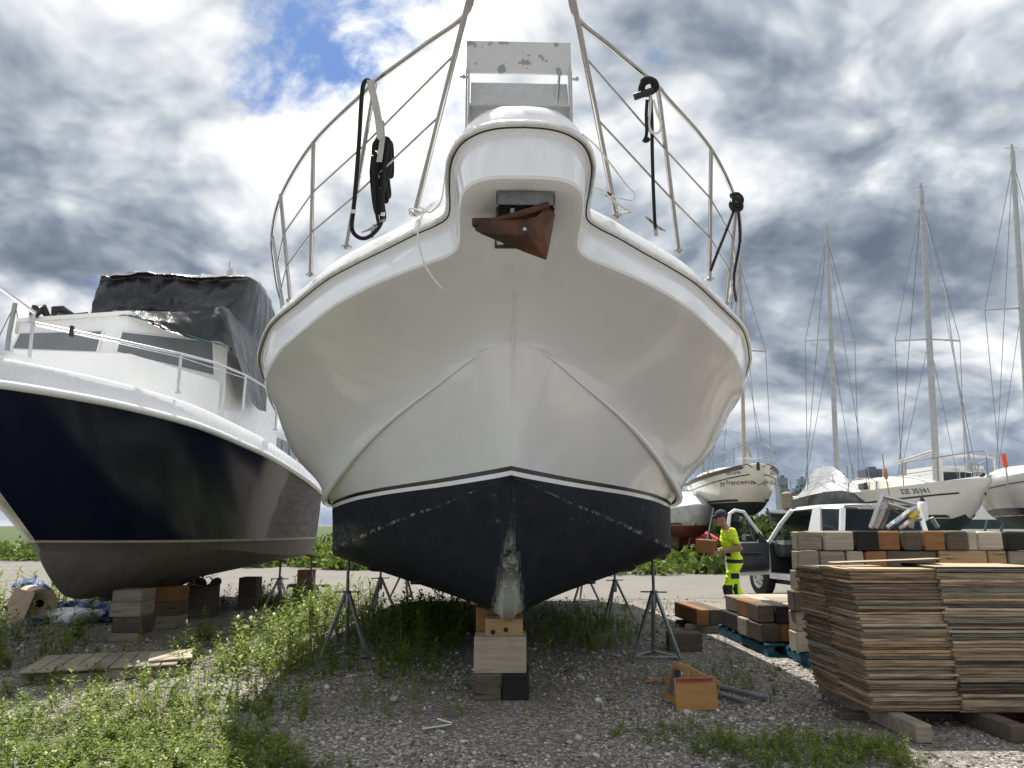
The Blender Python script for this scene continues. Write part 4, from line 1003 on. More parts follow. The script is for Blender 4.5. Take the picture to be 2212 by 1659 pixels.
m = MB(); m.box((-.14, .17, .19), (.006, .17, .20), Matrix.Rotation(R(14), 3, 'Z') @ Matrix.Rotation(R(22), 3, 'Y'), ch=.02); m.build('metal_latch', 'aluminium', bxo)
o = MB().box((0, 0, 0), (.30, .05, .018), ch=.003).build('splintered_stick', 'wood_orange'); p_ = gr(1425, 1478); o.location = (p_.x, p_.y, .05); o.rotation_euler = (0, R(-6), R(10)); tag(o, 'thin orange slat lying left of the broken box', 'stick')
simple('pipe_grey', (.20, .21, .22), .5)
for a, b, lab in (((1555, 1482), (1655, 1508), 'longer grey pipe on the gravel right of the broken box'), ((1555, 1500), (1612, 1516), 'shorter grey pipe nearest the broken box on the right')):
    A, B = gr(*a, .03), gr(*b, .03); m = MB(); e = A
    m.tube([Vector((0, 0, 0)), B - A], .02, 10); m.tube([Vector((0, 0, 0)), (B - A) * .12], .026, 10); o = m.build('grey_pipe', 'pipe_grey', None, 40); o.location = A; tag(o, lab, 'pipe', 'pipes by the broken box')
# white bent strip of plastic in the foreground, small scrap
A = [gr(912, 1578, .01), gr(975, 1568, .012), gr(945, 1553, .03)]
m = MB()
for a, b in zip(A, A[1:]): m.box((a + b) / 2 - A[0], ((b - a).length, .022, .004), rotz(math.atan2((b - a).y, (b - a).x)))
o = m.build('plastic_strip', 'white_rope'); o.location = A[0] + Vector((0, 0, .012)); tag(o, 'bent white plastic strip on the foreground gravel', 'plastic strip')
A = gr(850, 1517); o = MB().box((0, 0, 0), (.055, .085, .01), ch=.002).build('wood_scrap', 'wood_light'); o.location = (A.x, A.y, .03); o.rotation_euler = (R(18), R(8), R(-12)); tag(o, 'small pale scrap of wood on the gravel left of the keel blocks', 'scrap')
# ================================================================== LEFT FOREGROUND PALLET, HEAP
pg = gr(180, 1470)
p = thing('grey_pallet', 'weathered grey wooden platform lying in the weeds at the left', 'pallet', (pg.x + .05, pg.y + .42, 0), R(17))
for k in range(3): MB().box((0, -.42 + .42 * k, .055), (1.42, .07, .10), ch=.006).build('bearer', 'wood_grey', p)
for k in range(9): MB().box((-.64 + .155 * k, random.uniform(-.02, .02), .118), (.145, .98 + random.uniform(-.05, .05), .018), Matrix.Rotation(R(random.uniform(-.8, .8)), 3, 'Z'), ch=.003).build('plank', 'wood_grey', p)
o = MB().box((0, 0, 0), (.42, .62, .016), ch=.003).build('loose_board', 'wood_light'); q = p.location + Vector((.55, .16, .145)); o.location = q; o.rotation_euler = (0, R(-2), R(22)); tag(o, 'pale loose board lying across the right end of the grey platform', 'board')
# blue tarp heap, rolled carpet
hp = gr(80, 1330)
bt = thing('blue_tarpaulin', 'crumpled blue tarpaulin heaped on the ground behind the navy bow', 'tarpaulin', (hp.x, hp.y, 0))
m = MB(); rows = []
ctl = [(25, 1262, 13.6), (60, 1252, 13.5), (100, 1262, 13.4), (108, 1290, 13.3), (130, 1300, 13.2), (190, 1296, 13.1), (235, 1304, 12.9)]
rows = [[at(x, y + 10, Y + .9) for x, y, Y in ctl], [at(x, y, Y) for x, y, Y in ctl], [at(x + 6, y + 14, Y - .25) for x, y, Y in ctl], [at(x, min(1334, y + 40), Y - .35) for x, y, Y in ctl], [gr(x + 8, 1348 + random.uniform(-6, 6), .02) for x, y, Y in ctl]]
cloth(m, rows, 9, .09, 2, 5.0); m.build('cloth', 'blue_tarp', bt, 50, True)
m = MB(); rows = [[at(105, 1316, 12.6), at(150, 1312, 12.5), at(190, 1314, 12.4), at(215, 1318, 12.3)], [at(100, 1326, 12.4), at(150, 1324, 12.3), at(190, 1322, 12.2), at(220, 1326, 12.2)], [gr(112, 1345, .02), gr(150, 1348, .02), gr(190, 1345, .02), gr(215, 1342, .02)]]
cloth(m, rows, 8, .05, 5, 6); o = m.build('canvas_sheet', 'white_wrap', None, 50); tag(o, 'pale canvas lying on the ground in front of the blue tarpaulin', 'canvas')
simple('cardboard', (.42, .34, .24), .9, 0, .2, 5, .2, 40)
cr = gr(40, 1352)
rc = thing('carpet_roll', 'beige rolled carpet at the left edge of the picture', 'carpet roll', (cr.x - .15, cr.y + .6, 0), R(-50))
m = MB(); m.lathe([(.06, -.5), (.22, -.5), (.235, -.48), (.235, .5), (.20, .5), (.16, .48), (.06, .42)], 20, (0, 0, .30), 'X'); m.build('roll', 'cardboard', rc, 40)
o = MB().box((0, 0, 0), (.32, .03, .52), ch=.004).build('beige_panel', 'cardboard'); q = gr(34, 1352); o.location = (q.x, q.y, .27); o.rotation_euler = (R(-14), R(12), R(6)); tag(o, 'flat beige panel leaning on the carpet roll', 'panel')
# ================================================================== PICKUP TRUCK
simple('truck_white', (.80, .81, .82), .25, 0, .04, 3, coat=.6)
simple('truck_dark', (.020, .024, .030), .55, 0, .2, 10)
simple('truck_grey', (.06, .065, .07), .6, 0, .2, 12)
simple('wheel_silver', (.50, .51, .52), .35, .7, .1, 12)
simple('tyre', (.018, .018, .019), .85, 0, .3, 30, .3, 60)
simple('red_lens', (.5, .03, .03), .25)
def glass(name, tint, rough=.03, alpha=.5):
    m, t, b, o = newmat(name); b.inputs['Base Color'].default_value = (*tint, 1); b.inputs['Roughness'].default_value = rough; b.inputs['Alpha'].default_value = alpha
    n = t.noise(ocoord(t), 4, 4, .6); t.put(b.inputs['Alpha'], t.lin(n, .3, .7, alpha - .04, alpha + .06))
glass('truck_glass', (.02, .03, .03), .03, .55); glass('dark_glass', (.008, .012, .014), .03, .93)
HD = R(12.5)   # heading turned left of north
tk = thing('pickup_truck', 'white pickup truck with its driver door open, behind the timber stack', 'pickup truck', (5.55, 16.55, 0), HD)
# local: +y forward, x right; origin under the left front wheel
def truck():
    W = 1.92
    m = MB()                                              # lower cab body with door opening left open on the left side
    def panel(pts, vec): m.prism(pts, vec)
    # right side wall
    panel([(W, -2.15, .42), (W, .45, .42), (W, .45, 1.12), (W, -2.15, 1.16)], (.05, 0, 0))
    # rear wall of cab under the window
    panel([(.02, -2.15, .45), (W, -2.15, .45), (W, -2.15, 1.18), (.02, -2.15, 1.18)], (0, .04, 0))
    # B pillar post lower / rocker sill
    panel([(-.02, -2.15, .42), (-.02, -1.02, .42), (-.02, -.98, 1.16), (-.02, -2.15, 1.18)], (.06, 0, 0))
    panel([(-.02, -1.02, .40), (-.02, .32, .40), (-.02, .32, .52), (-.02, -1.02, .52)], (.10, 0, 0))
    m.build('cab_body', 'truck_white', tk)
    # front clip: fenders, hood
    m = MB()
    prof = [(.32, .50), (.32, 1.16), (.50, 1.20), (1.35, 1.17), (1.55, 1.10), (1.62, .95), (1.62, .45), (1.25, .45)]
    arch = [(.42 * math.cos(a) + .75 - .0, .40 + .42 * math.sin(a)) for a in [math.pi * k / 8 for k in range(9)]]
    side = [(.32, .50), (.32, 1.16), (.50, 1.20), (1.35, 1.17), (1.55, 1.10), (1.62, .95), (1.62, .45)] + [p for p in arch if p[1] > .42] 
    # fender sheet around the wheel arch
    for x0 in (-.02, W - .02): m.prism([(x0, -y + 0.75 + .0 if False else y, z) for y, z in side], (.06, 0, 0))
    m.prism([(.0, .32, 1.14), (.0, 1.35, 1.15), (.0, 1.58, 1.06), (.0, 1.62, .6), (.0, .32, .9)], (W, 0, 0))
    m.build('front_body', 'truck_white', tk)
    # roof + pillars
    m = MB()
    roof = [(.22, -1.98, 1.90), (.25, -.45, 1.905), (W - .25, -.45, 1.905), (W - .22, -1.98, 1.90)]
    m.grid([[Vector((.12, -2.10, 1.80)), Vector((.13, -1.2, 1.83)), Vector((.16, -.38, 1.80))], [Vector((.22, -2.04, 1.875)), Vector((.24, -1.2, 1.90)), Vector((.26, -.44, 1.87))], [Vector((W / 2, -2.03, 1.90)), Vector((W / 2, -1.2, 1.93)), Vector((W / 2, -.42, 1.895))], [Vector((W - .22, -2.04, 1.875)), Vector((W - .24, -1.2, 1.90)), Vector((W - .26, -.44, 1.87))], [Vector((W - .12, -2.10, 1.80)), Vector((W - .13, -1.2, 1.83)), Vector((W - .16, -.38, 1.80))]])
    m.build('roof', 'truck_white', tk, 40)
    for x0, x1, sgn in ((.0, .13, 1), (W, W - .13, -1)):
        m = MB(); m.tube([(x0, .30, 1.14), (x0 + sgn * .08, -.05, 1.52), (x1 + sgn * .02, -.40, 1.81)], .045, 6); m.build('windscreen_pillar', 'truck_white', tk, 50)
        m = MB(); m.prism([(x0, -2.15, 1.16), (x0, -1.05, 1.16), (x1 - sgn * .01, -1.18, 1.84), (x1 - sgn * .01, -1.42, 1.86), (x0 + sgn * .03, -1.50, 1.2 if False else 1.30), (x0 + sgn * .02, -1.62, 1.18)], (sgn * .05, 0, 0)); m.build('door_pillar', 'truck_white', tk)
        m = MB(); m.tube([(x0 + sgn * .03, -2.13, 1.16), (x1 + sgn * .02, -2.07, 1.82)], .055, 6); m.build('rear_pillar', 'truck_white', tk, 50)
        m = MB(); m.add([(x0 + sgn * .03, -1.60, 1.19), (x0 + sgn * .03, -2.1, 1.19), (x1, -2.05, 1.80), (x1, -1.45, 1.80)], [(0, 1, 2, 3)]); m.build('quarter_glass', 'dark_glass', tk)
    m = MB(); m.prism([(.10, -2.13, 1.17), (W - .10, -2.13, 1.17), (W - .2, -2.08, 1.80), (.2, -2.08, 1.80)], (0, .02, 0)); m.build('rear_window', 'dark_glass', tk)
    m = MB(); m.add([(.05, .32, 1.15), (W - .05, .32, 1.15), (W - .2, -.38, 1.80), (.2, -.38, 1.80)], [(0, 1, 2, 3)]); m.build('windscreen', 'truck_glass', tk)
    m = MB(); m.box((W / 2 - .05, -2.10, 1.87), (.36, .05, .05), ch=.01); bl = m.build('brake_lamp', 'wheel_silver', tk)
    m = MB(); m.box((W / 2 - .05, -2.128, 1.87), (.13, .01, .03)); m.build('red_lens', 'red_lens', bl)
    m = MB(); m.box((W / 2, .30, .78), (W - .04, .04, .74)); m.build('firewall', 'truck_dark', tk)
    m = MB(); m.box((W - .06, -.9, .80), (.05, 2.3, .66)); m.build('far_door_trim', 'truck_dark', tk)
    # interior: floor, dashboard, seat, wheel
    m = MB(); m.box((W / 2, -.8, .50), (W - .12, 2.3, .06)); m.build('cab_floor', 'truck_dark', tk)
    m = MB(); m.box((W / 2, .12, 1.02), (W - .14, .36, .34), ch=.08); m.build('dashboard', 'truck_grey', tk)
    m = MB(); m.box((.55, -1.15, .78), (.55, .55, .18), ch=.06); m.box((.55, -1.48, 1.12), (.52, .16, .72), Matrix.Rotation(R(-10), 3, 'X'), ch=.05); m.box((.55, -1.53, 1.56), (.26, .1, .18), ch=.04); m.build('driver_seat', 'truck_dark', tk, 40)
    m = MB(); m.tube([(.45 + .19 * math.cos(a), -.25 + .05 * math.sin(a), 1.12 + .18 * math.sin(a)) for a in [2 * math.pi * k / 16 for k in range(16)]], .015, 6, closed=True); m.build('steering_wheel', 'truck_dark', tk, 60)
    # bed
    m = MB(); m.prism([(0, -2.2, .62), (0, -4.2, .62), (0, -4.2, 1.18), (0, -2.2, 1.18)], (.06, 0, 0)); m.prism([(W, -2.2, .62), (W, -4.2, .62), (W, -4.2, 1.18), (W, -2.2, 1.18)], (-.06, 0, 0)); m.prism([(0, -4.2, .62), (W, -4.2, .62), (W, -4.2, 1.18), (0, -4.2, 1.18)], (0, .05, 0)); m.box((W / 2, -3.2, .66), (W - .1, 2.0, .05)); m.build('cargo_bed', 'truck_white', tk)
    m = MB(); m.box((W / 2, -1.2, .36), (W - .3, 5.2, .14)); m.build('chassis', 'truck_dark', tk)
    for x, y in ((.06, .75), (W - .06, .75), (.06, -3.2), (W - .06, -3.2)):
        sgn = -1 if x < 1 else 1
        w = thing('wheel', None, None); w.parent = tk; w.location = (x, y, .39)
        m = MB(); m.lathe([(.22, -.12), (.33, -.125), (.38, -.09), (.39, 0), (.38, .09), (.33, .125), (.22, .12)], 28, axis='X'); m.build('tyre', 'tyre', w, 40)
        m = MB(); m.lathe([(0, sgn * .10), (.06, sgn * .105), (.07, sgn * .09), (.17, sgn * .085), (.205, sgn * .105), (.225, sgn * .11), (.225, -sgn * .10)], 28, axis='X'); m.build('rim', 'wheel_silver', w, 30)
        for k in range(7):
            a = 2 * math.pi * k / 7; m = MB(); c = Vector((sgn * .0905, .135 * math.cos(a), .135 * math.sin(a))); m.box(c, (.012, .05, .035), Matrix.Rotation(a, 3, 'X'), ch=.006); m.build('rim_hole', 'truck_dark', w)
truck()
# open driver door, swung about the front hinge
dr = bpy.data.objects.new('door', None); col.objects.link(dr); dr.parent = tk; dr.location = (-.03, .30, 0); dr.rotation_euler = (0, 0, R(-68))
# local: door lies along -y from the hinge; outer face towards -x
out = [(0, 0, .50), (0, -1.28, .50), (0, -1.31, 1.16), (0, 0, 1.16)]
m = MB(); m.prism([(-.06, 0, .48), (-.06, -1.30, .48), (-.06, -1.32, 1.16), (-.06, 0, 1.16)], (.05, 0, 0)); m.build('outer_skin', 'truck_white', dr)
m = MB(); m.prism([(-.01, -.04, .60), (-.01, -.10, .56), (-.01, -1.18, .56), (-.01, -1.25, .62), (-.01, -1.27, 1.14), (-.01, -.02, 1.14)], (.055, 0, 0)); m.build('inner_trim', 'truck_grey', dr)
m = MB(); m.box((.07, -.70, .93), (.05, .75, .045), ch=.015); m.build('armrest', 'truck_dark', dr)
m = MB(); m.box((.06, -.62, .66), (.05, .95, .10), ch=.02); m.build('door_pocket', 'truck_dark', dr)
m = MB(); m.tube([(-.035, -.02, 1.15), (-.02, -.42, 1.50), (.05, -.80, 1.78), (.06, -1.08, 1.81), (.04, -1.22, 1.74), (-.02, -1.30, 1.15)], .038, 6); m.build('window_frame', 'truck_white', dr, 50)
m = MB(); m.add([(-.03, -.06, 1.15), (-.015, -.42, 1.48), (.05, -.80, 1.75), (.055, -1.08, 1.78), (.04, -1.2, 1.72), (-.02, -1.27, 1.15)], [(0, 1, 2, 3, 4, 5)]); m.build('window_pane', 'truck_glass', dr)
m = MB(); m.prism([(-.01, -.03, 1.14), (-.01, -.30, 1.14), (-.0, -.30, 1.36), (-.01, -.12, 1.25)], (.03, 0, 0)); m.build('sail_panel', 'truck_dark', dr)
m = MB(); m.box((-.25, -.36, 1.22), (.24, .09, .17), ch=.025); m.box((-.10, -.33, 1.18), (.14, .05, .05)); mr = m.build('mirror', 'truck_dark', dr)
m = MB(); m.box((-.29, -.409, 1.23), (.11, .006, .09)); m.build('mirror_glass', 'wheel_silver', mr)
# ================================================================== PERSON
simple('neon', (.62, .90, .03), .75, 0, .08, 8, .25, 30, .02)
simple('skin', (.34, .19, .125), .55, 0, .10, 14)
simple('black_cloth', (.018, .019, .024), .85, 0, .25, 20)
simple('cap_navy', (.022, .028, .045), .8, 0, .2, 25)
simple('hair', (.03, .022, .016), .7)
simple('reflective', (.55, .56, .52), .4)
pe = thing('person', 'person in neon yellow shirt and trousers and dark cap carrying a timber block', 'person', (3.62, 13.0, 0), 0)
# faces -x (left in the picture). x forward negative
def capsule(mb, a, b, ra, rb, n=12, sq=1.0):
    a, b = Vector(a), Vector(b); d = (b - a); L = d.length; d.normalize(); path = []; rad = []
    for k in range(4): t = math.pi / 2 * k / 4; path.append(a - d * ra * math.cos(t)); rad.append(max(.002, ra * math.sin(t)))
    path += [a, a.lerp(b, .5), b]; rad += [ra, (ra + rb) / 2, rb]
    for k in range(1, 5): t = math.pi / 2 * k / 4; path.append(b + d * rb * math.sin(t)); rad.append(max(.002, rb * math.cos(t)))
    mb.tube(path, rad, n, flat=sq)
body = MB()
hip = Vector((.02, 0, .93)); chest = Vector((-.06, 0, 1.30)); neck = Vector((-.09, 0, 1.47)); head = Vector((-.165, 0, 1.62))
def ell(mb, c, r, rot=None):
    rows = []; c = Vector(c)
    for i in range(9):
        th = math.pi * i / 8; rows.append([c + ((rot or Matrix.Identity(3)) @ Vector((r[0] * math.sin(th) * math.cos(2 * math.pi * k / 14), r[1] * math.sin(th) * math.sin(2 * math.pi * k / 14), r[2] * math.cos(th)))) for k in range(14)])
    mb.grid(rows, closed=True)
ell(body, (.03, 0, .93), (.135, .18, .15)); ell(body, (-.0, 0, 1.08), (.125, .165, .17)); ell(body, (-.055, 0, 1.26), (.135, .195, .20)); ell(body, (-.05, 0, 1.38), (.10, .20, .10))
capsule(body, (-.075, 0, 1.42), (-.125, 0, 1.53), .060, .056)
ell(body, head, (.102, .078, .122), Matrix.Rotation(R(14), 3, 'Y')); ell(body, head + Vector((-.045, 0, -.065)), (.055, .055, .065)); ell(body, head + Vector((-.105, 0, -.02)), (.022, .014, .026))
for sg in (-1, 1): ell(body, head + Vector((.012, sg * .078, -.01)), (.022, .012, .033))
legs = {-1: [(.02, -.10, .90), (-.14, -.11, .50), (-.02, -.11, .10)], 1: [(.03, .10, .90), (.05, .11, .50), (.24, .11, .13)]}
for sg, (h, k, a) in legs.items():
    capsule(body, h, k, .105, .078); capsule(body, k, a, .080, .062)
    f = Vector(a); capsule(body, f + Vector((.03, 0, -.04)), f + Vector((-.16, 0, -.055)), .048, .042)
arms = {-1: [(-.045, -.205, 1.40), (.04, -.255, 1.13), (-.27, -.17, 1.075)], 1: [(-.05, .205, 1.40), (.02, .25, 1.13), (-.27, .16, 1.07)]}
for sg, (s_, e_, w_) in arms.items():
    capsule(body, s_, e_, .072, .050); capsule(body, e_, w_, .050, .030)
    ell(body, Vector(s_) + Vector((0, sg * .0, -.07)), (.080, .075, .11))
    pw = Vector(w_) + Vector((-.05, sg * -.01, -.02)); ell(body, pw, (.055, .022, .042))
    for k in range(4):
        b0 = pw + Vector((-.025 - .006 * k, 0, .028 - .019 * k)); tip = b0 + Vector((-.055 + .006 * abs(k - 1), -sg * .025, -.01)); tip2 = tip + Vector((-.012, -sg * .035, -.006)); capsule(body, b0, tip, .0105, .0095, 8); capsule(body, tip, tip2, .0095, .008, 8)
    capsule(body, pw + Vector((.01, 0, .03)), pw + Vector((-.035, -sg * .015, .062)), .012, .0095, 8)
bo = body.build('body', ['neon', 'skin', 'black_cloth', 'hair'], pe)
bo.data.materials.clear()
for k_ in ('neon', 'skin', 'black_cloth', 'hair'): bo.data.materials.append(MATS[k_])
md = bo.modifiers.new('r', 'REMESH'); md.mode = 'VOXEL'; md.voxel_size = .0085; md2 = bo.modifiers.new('s', 'SMOOTH'); md2.iterations = 4
dg = bpy.context.evaluated_depsgraph_get(); me = bpy.data.meshes.new_from_object(bo.evaluated_get(dg)); bo.modifiers.clear(); bo.data = me
me.materials.clear()
for k_ in ('neon', 'skin', 'black_cloth', 'hair'): me.materials.append(MATS[k_])
for v in me.vertices:                                   # cloth folds in the trousers and shirt
    c = v.co
    if .18 < c.z < 1.40 and abs(c.y) < .3:
        n = mnoise.noise(Vector((c.x * 9, c.y * 9, c.z * 22))) * .017; v.co = c + Vector((n, n * .6, 0))
for p in me.polygons:
    c = p.center; mi = 0; p.use_smooth = True
    if c.z > 1.455 - (.03 if c.x < -.06 else 0): mi = 1
    if c.z > 1.60 and c.x > -.13 + (1.72 - c.z) * .2: mi = 3
    if c.z < .15: mi = 2
    if .30 < c.z < .56 and ((c.y < 0 and c.x < -.07) or (c.y > 0 and c.x < .07)): mi = 2     # knee pads
    if .90 < c.z < .955: mi = 2                                                        # belt
    if 1.0 < c.z < 1.06 and c.x < -.06 and abs(c.y) < .15: mi = 2
    if abs(c.y) > .13 and c.x < .10 and 1.0 < c.z < 1.215 and (abs(c.y) > .185 or c.x < -.13): mi = 1
    p.material_index = mi
m = MB(); m.box((-.03, -.205, .70), (.13, .012, .085), ch=.004); m.build('pocket_patch', 'black_cloth', pe)
m = MB(); cp = head + Vector((.01, 0, .03))
rows = []
for i in range(6):
    th = math.pi / 2 * i / 5; rows.append([cp + Vector((.115 * math.cos(th) * math.cos(2 * math.pi * k / 18), .092 * math.cos(th) * math.sin(2 * math.pi * k / 18), .115 * math.sin(th))) for k in range(18)])
m.grid(rows, closed=True); m.add([cp + Vector((-.095, -.075, .005)), cp + Vector((-.19, -.05, -.03)), cp + Vector((-.205, 0, -.025)), cp + Vector((-.19, .05, -.03)), cp + Vector((-.095, .075, .005))] + [cp + Vector((-.095, -.075, .016)), cp + Vector((-.19, -.05, -.02)), cp + Vector((-.205, 0, -.013)), cp + Vector((-.19, .05, -.02)), cp + Vector((-.095, .075, .016))], [(0, 1, 2, 3, 4), (9, 8, 7, 6, 5), (0, 5, 6, 1), (1, 6, 7, 2), (2, 7, 8, 3), (3, 8, 9, 4)])
co_ = m.build('cap', 'cap_navy', pe, 50); co_.location = (0, 0, 0)
m = MB(); m.box(head + Vector((-.092, 0, .018)), (.02, .135, .035), ch=.008); m.box(head + Vector((-.04, 0, .022)), (.10, .162, .010)); m.build('sunglasses', 'black_cloth', pe)
for sg in (-1, 1):                                            # mouth and eyes are under the cap and the glasses; mouth corner below
    pass
m = MB(); m.box(head + Vector((-.103, 0, -.078)), (.006, .045, .006)); m.build('mouth', 'red_lens', pe)
for y_ in (-.11, .11):
    a = legs[-1 if y_ < 0 else 1][2]; m = MB(); m.box((a[0] - .06, a[1], max(.035, a[2] - .07)), (.28, .10, .07), ch=.025); m.build('boot', 'black_cloth', pe, 50)
tb = timber('square timber block held in the arms of the person in neon yellow', (3.62 - .42, 13.0, 1.165), (.30, .32, .215), 'wood_brown', R(14), None)
tb.rotation_euler = (0, R(4), R(-24))
# ================================================================== SAILING BOATS BEHIND
simple('antifoul_black', (.018, .024, .028), .7, 0, .3, 3)
simple('antifoul_green', (.02, .05, .05), .7, 0, .3, 3)
simple('antifoul_red', (.17, .045, .035), .75, 0, .3, 3)
simple('navy_trim', (.015, .02, .06), .4)
simple('brown_trim', (.13, .11, .09), .6)
simple('mast_grey', (.40, .41, .40), .45, .6, .12, 6)
simple('mast_tan', (.34, .31, .24), .55, 0, .15, 6)
simple('rigging', (.22, .23, .24), .4, .7)
simple('orange_plastic', (.75, .10, .02), .5)
def sailboat(name, label, bow, L, B, zdeck, zwl, yaw, hull='white_hull', bott='antifoul_black', stripe='navy_trim', keel=True, sheer=.25, rake=.9, cove=None, group='laid up sailing boats', p=.42):
    """bow: world xy of the stem head; hull runs aft along local +y"""
    b = thing(name, label, 'sailboat', (bow[0], bow[1], 0), yaw, group)
    zk0 = zwl - .42
    def zs(t): return zdeck - sheer * (4 * t * (1 - t)) * .8 - .12 * t
    def bw(t): return B / 2 * (math.sin(math.pi * min(1, (t * .92 + .015)) ** .78) ** .8 if t < .62 else (math.sin(math.pi * (.62 * .92 + .015) ** .78) ** .8) * (1 - .28 * ((t - .62) / .38) ** 2))
    def zk(t): return (zdeck - (zdeck - zk0) * min(1, (t / .16)) ** .62) if t < .16 else zk0 + .28 * ((t - .16) / .84) ** 2.2
    def hb(t, z):
        s = max(0, min(1, (z - zk(t)) / max(.01, zs(t) - zk(t)))); return bw(t) * s ** (p if t > .1 else p + (.1 - t) * 3)
    def P(t, z, off=0): return Vector((hb(t, z) + off, t * L, z))
    T = [i / 34 for i in range(35)]; T = [x ** 1.35 for x in T]
    top, bot, strp = [], [], []
    for t in T:
        zw = max(zwl, zk(t)); ztop = zs(t)
        top.append([P(t, zw + (ztop - zw) * k / 8) for k in range(9)])
        bot.append([P(t, zk(t) + (zw - zk(t)) * (k / 8) ** 2) for k in range(9)])
        if zk(t) < zwl - .01: strp.append([P(t, zwl + .02, .012), P(t, zwl + .09, .012)])
    m = MB(); both(m, top); m.build('topsides', hull, b, 40)
    m = MB(); both(m, bot); m.build('bottom', bott, b, 40)
    m = MB(); both(m, strp); m.build('boot_stripe', stripe, b, 40)
    if cove:
        m = MB(); both(m, [[P(t, zs(t) - cove[0], .012), P(t, zs(t) - cove[0] + cove[1], .012)] for t in T if zs(t) - cove[0] > zk(t) + .12]); m.build('cove_stripe', cove[2], b, 40)
    m = MB(); r = [[P(t, zs(t)), Vector((hb(t, zs(t)) * .5, t * L, zs(t) + .04)), Vector((0, t * L, zs(t) + .06))] for t in T]; both(m, r); m.build('deck', hull, b, 40)
    m = MB(); e = [P(1, zk(1) + (zs(1) - zk(1)) * k / 6) for k in range(7)]; m.add(e + [Vector((-q.x, q.y, q.z)) for q in e[::-1]], [tuple(range(14))]); m.build('transom', hull, b)
    if keel:
        m = MB(); m.prism([(-.09, L * .36, zk(.36) + .1), (-.09, L * .62, zk(.62) + .1), (-.09, L * .58, .25), (-.09, L * .42, .25)], (.18, 0, 0)); m.build('keel', bott, b)
        m = MB(); m.box((0, L * .5, .125), (.5, 1.8, .25)); m.build('keel_block', 'wood_dark', b)
        for sx in (-1, 1):
            for ty in (.3, .68):
                m = MB(); m.tube([(sx * (B / 2 + .05), ty * L, 0), (sx * B * .33, ty * L, zk(ty) + .25)], .04, 6); m.build('prop', 'galvanised', b)
    b['_x'] = 0
    return b, dict(zs=zs, hb=hb, P=P, bw=bw, L=L, B=B, zk=zk)
def cabin_top(b, g, t0, t1, w, h, mat='white_hull', win=3, wmat='tinted_glass'):
    m = MB(); rows = []; L = g['L']
    for i in range(11):
        t = t0 + (t1 - t0) * i / 10; z = g['zs'](t) + .03; f = min(1, i / 3) ** .6 * (1 if i < 10 else .92); hw = w / 2 * (.55 + .45 * min(1, i / 5))
        rows.append([Vector((hw, t * L, z)), Vector((hw * .93, t * L, z + h * f * .75)), Vector((hw * .75, t * L, z + h * f)), Vector((0, t * L, z + h * f * 1.12))])
    both(m, rows); m.add([rows[-1][0], rows[-1][1], rows[-1][2], rows[-1][3]] + [Vector((-p.x, p.y, p.z)) for p in rows[-1][2::-1]], [tuple(range(7))]); m.build('coachroof', mat, b, 40)
    for k in range(win):
        for sx in (-1, 1):
            y = (t0 + (t1 - t0) * (.42 + .17 * k)) * L; z = g['zs'](y / L) + .03 + h * .42; hw = w / 2 * .985
            m = MB(); m.prism([(sx * hw, y - .22, z - .09), (sx * hw, y + .18, z - .09), (sx * hw * .97, y + .24, z + .09), (sx * hw * .97, y - .14, z + .09)], (sx * .015, 0, 0)); m.build('cabin_window', wmat, b)
def mast(b, foot, head, r, spread, sz, stays, mat='mast_grey'):
    """foot/head/stay ends in world coordinates"""
    f, h = Vector(foot), Vector(head)
    m = MB(); m.tube([f, h], [r, r * .72], 10); m.tube([h, h + Vector((0, 0, .25))], [r * .5, r * .35], 6); m.tube([h + Vector((-.25, 0, .12)), h + Vector((.2, 0, .15))], .012, 4); m.build('mast', mat, b, 50, True)
    c = f.lerp(h, sz); ends = [c + Vector((-spread, .1, -.03)), c + Vector((spread, .1, -.03))]
    m = MB(); m.tube([ends[0], c, ends[1]], .028, 6); m.build('spreader', mat, b, 50, True)
    for e, ch_ in zip(ends, stays[:2]):
        m = MB(); m.tube([h.lerp(f, .03), e, Vector(ch_)], .011, 4); m.build('shroud', 'rigging', b, None, True)
        m = MB(); m.tube([c, Vector(ch_) + Vector((0, .35, 0))], .009, 4); m.build('shroud', 'rigging', b, None, True)
    for e in stays[2:]:
        m = MB(); m.tube([h.lerp(f, .02), Vector(e)], .011, 4); m.build('stay', 'rigging', b, None, True)
def bow_rail(b, g, t0=.0, t1=.17, h=.62):
    L = g['L']; pts = []
    for sx in (-1, 1):
        a = Vector((sx * (g['hb'](t1, g['zs'](t1)) - .08), t1 * L, g['zs'](t1))); c = Vector((sx * (g['hb'](.06, g['zs'](.06)) - .03), .07 * L, g['zs'](.06)))
        for q in (a, c):
            m = MB(); m.tube([q, q + Vector((0, -.05, h))], .015, 6); m.build('rail_post', 'stainless', b, 50)
        pts.append((a, c))
    (a, c), (a2, c2) = pts; up = Vector((0, -.05, h)); tip = Vector((0, -.16, g['zs'](0) + h + .05))
    m = MB(); m.tube([Vector(q) for q in spline([tuple(a + up), tuple(c + up), tuple(tip), tuple(c2 + up), tuple(a2 + up)], 5)], .016, 6); m.build('bow_rail', 'stainless', b, 50)
    m = MB(); m.tube([a + up * .5, c + up * .5, c2 + up * .5, a2 + up * .5], .013, 6); m.build('lower_rail', 'stainless', b, 50)
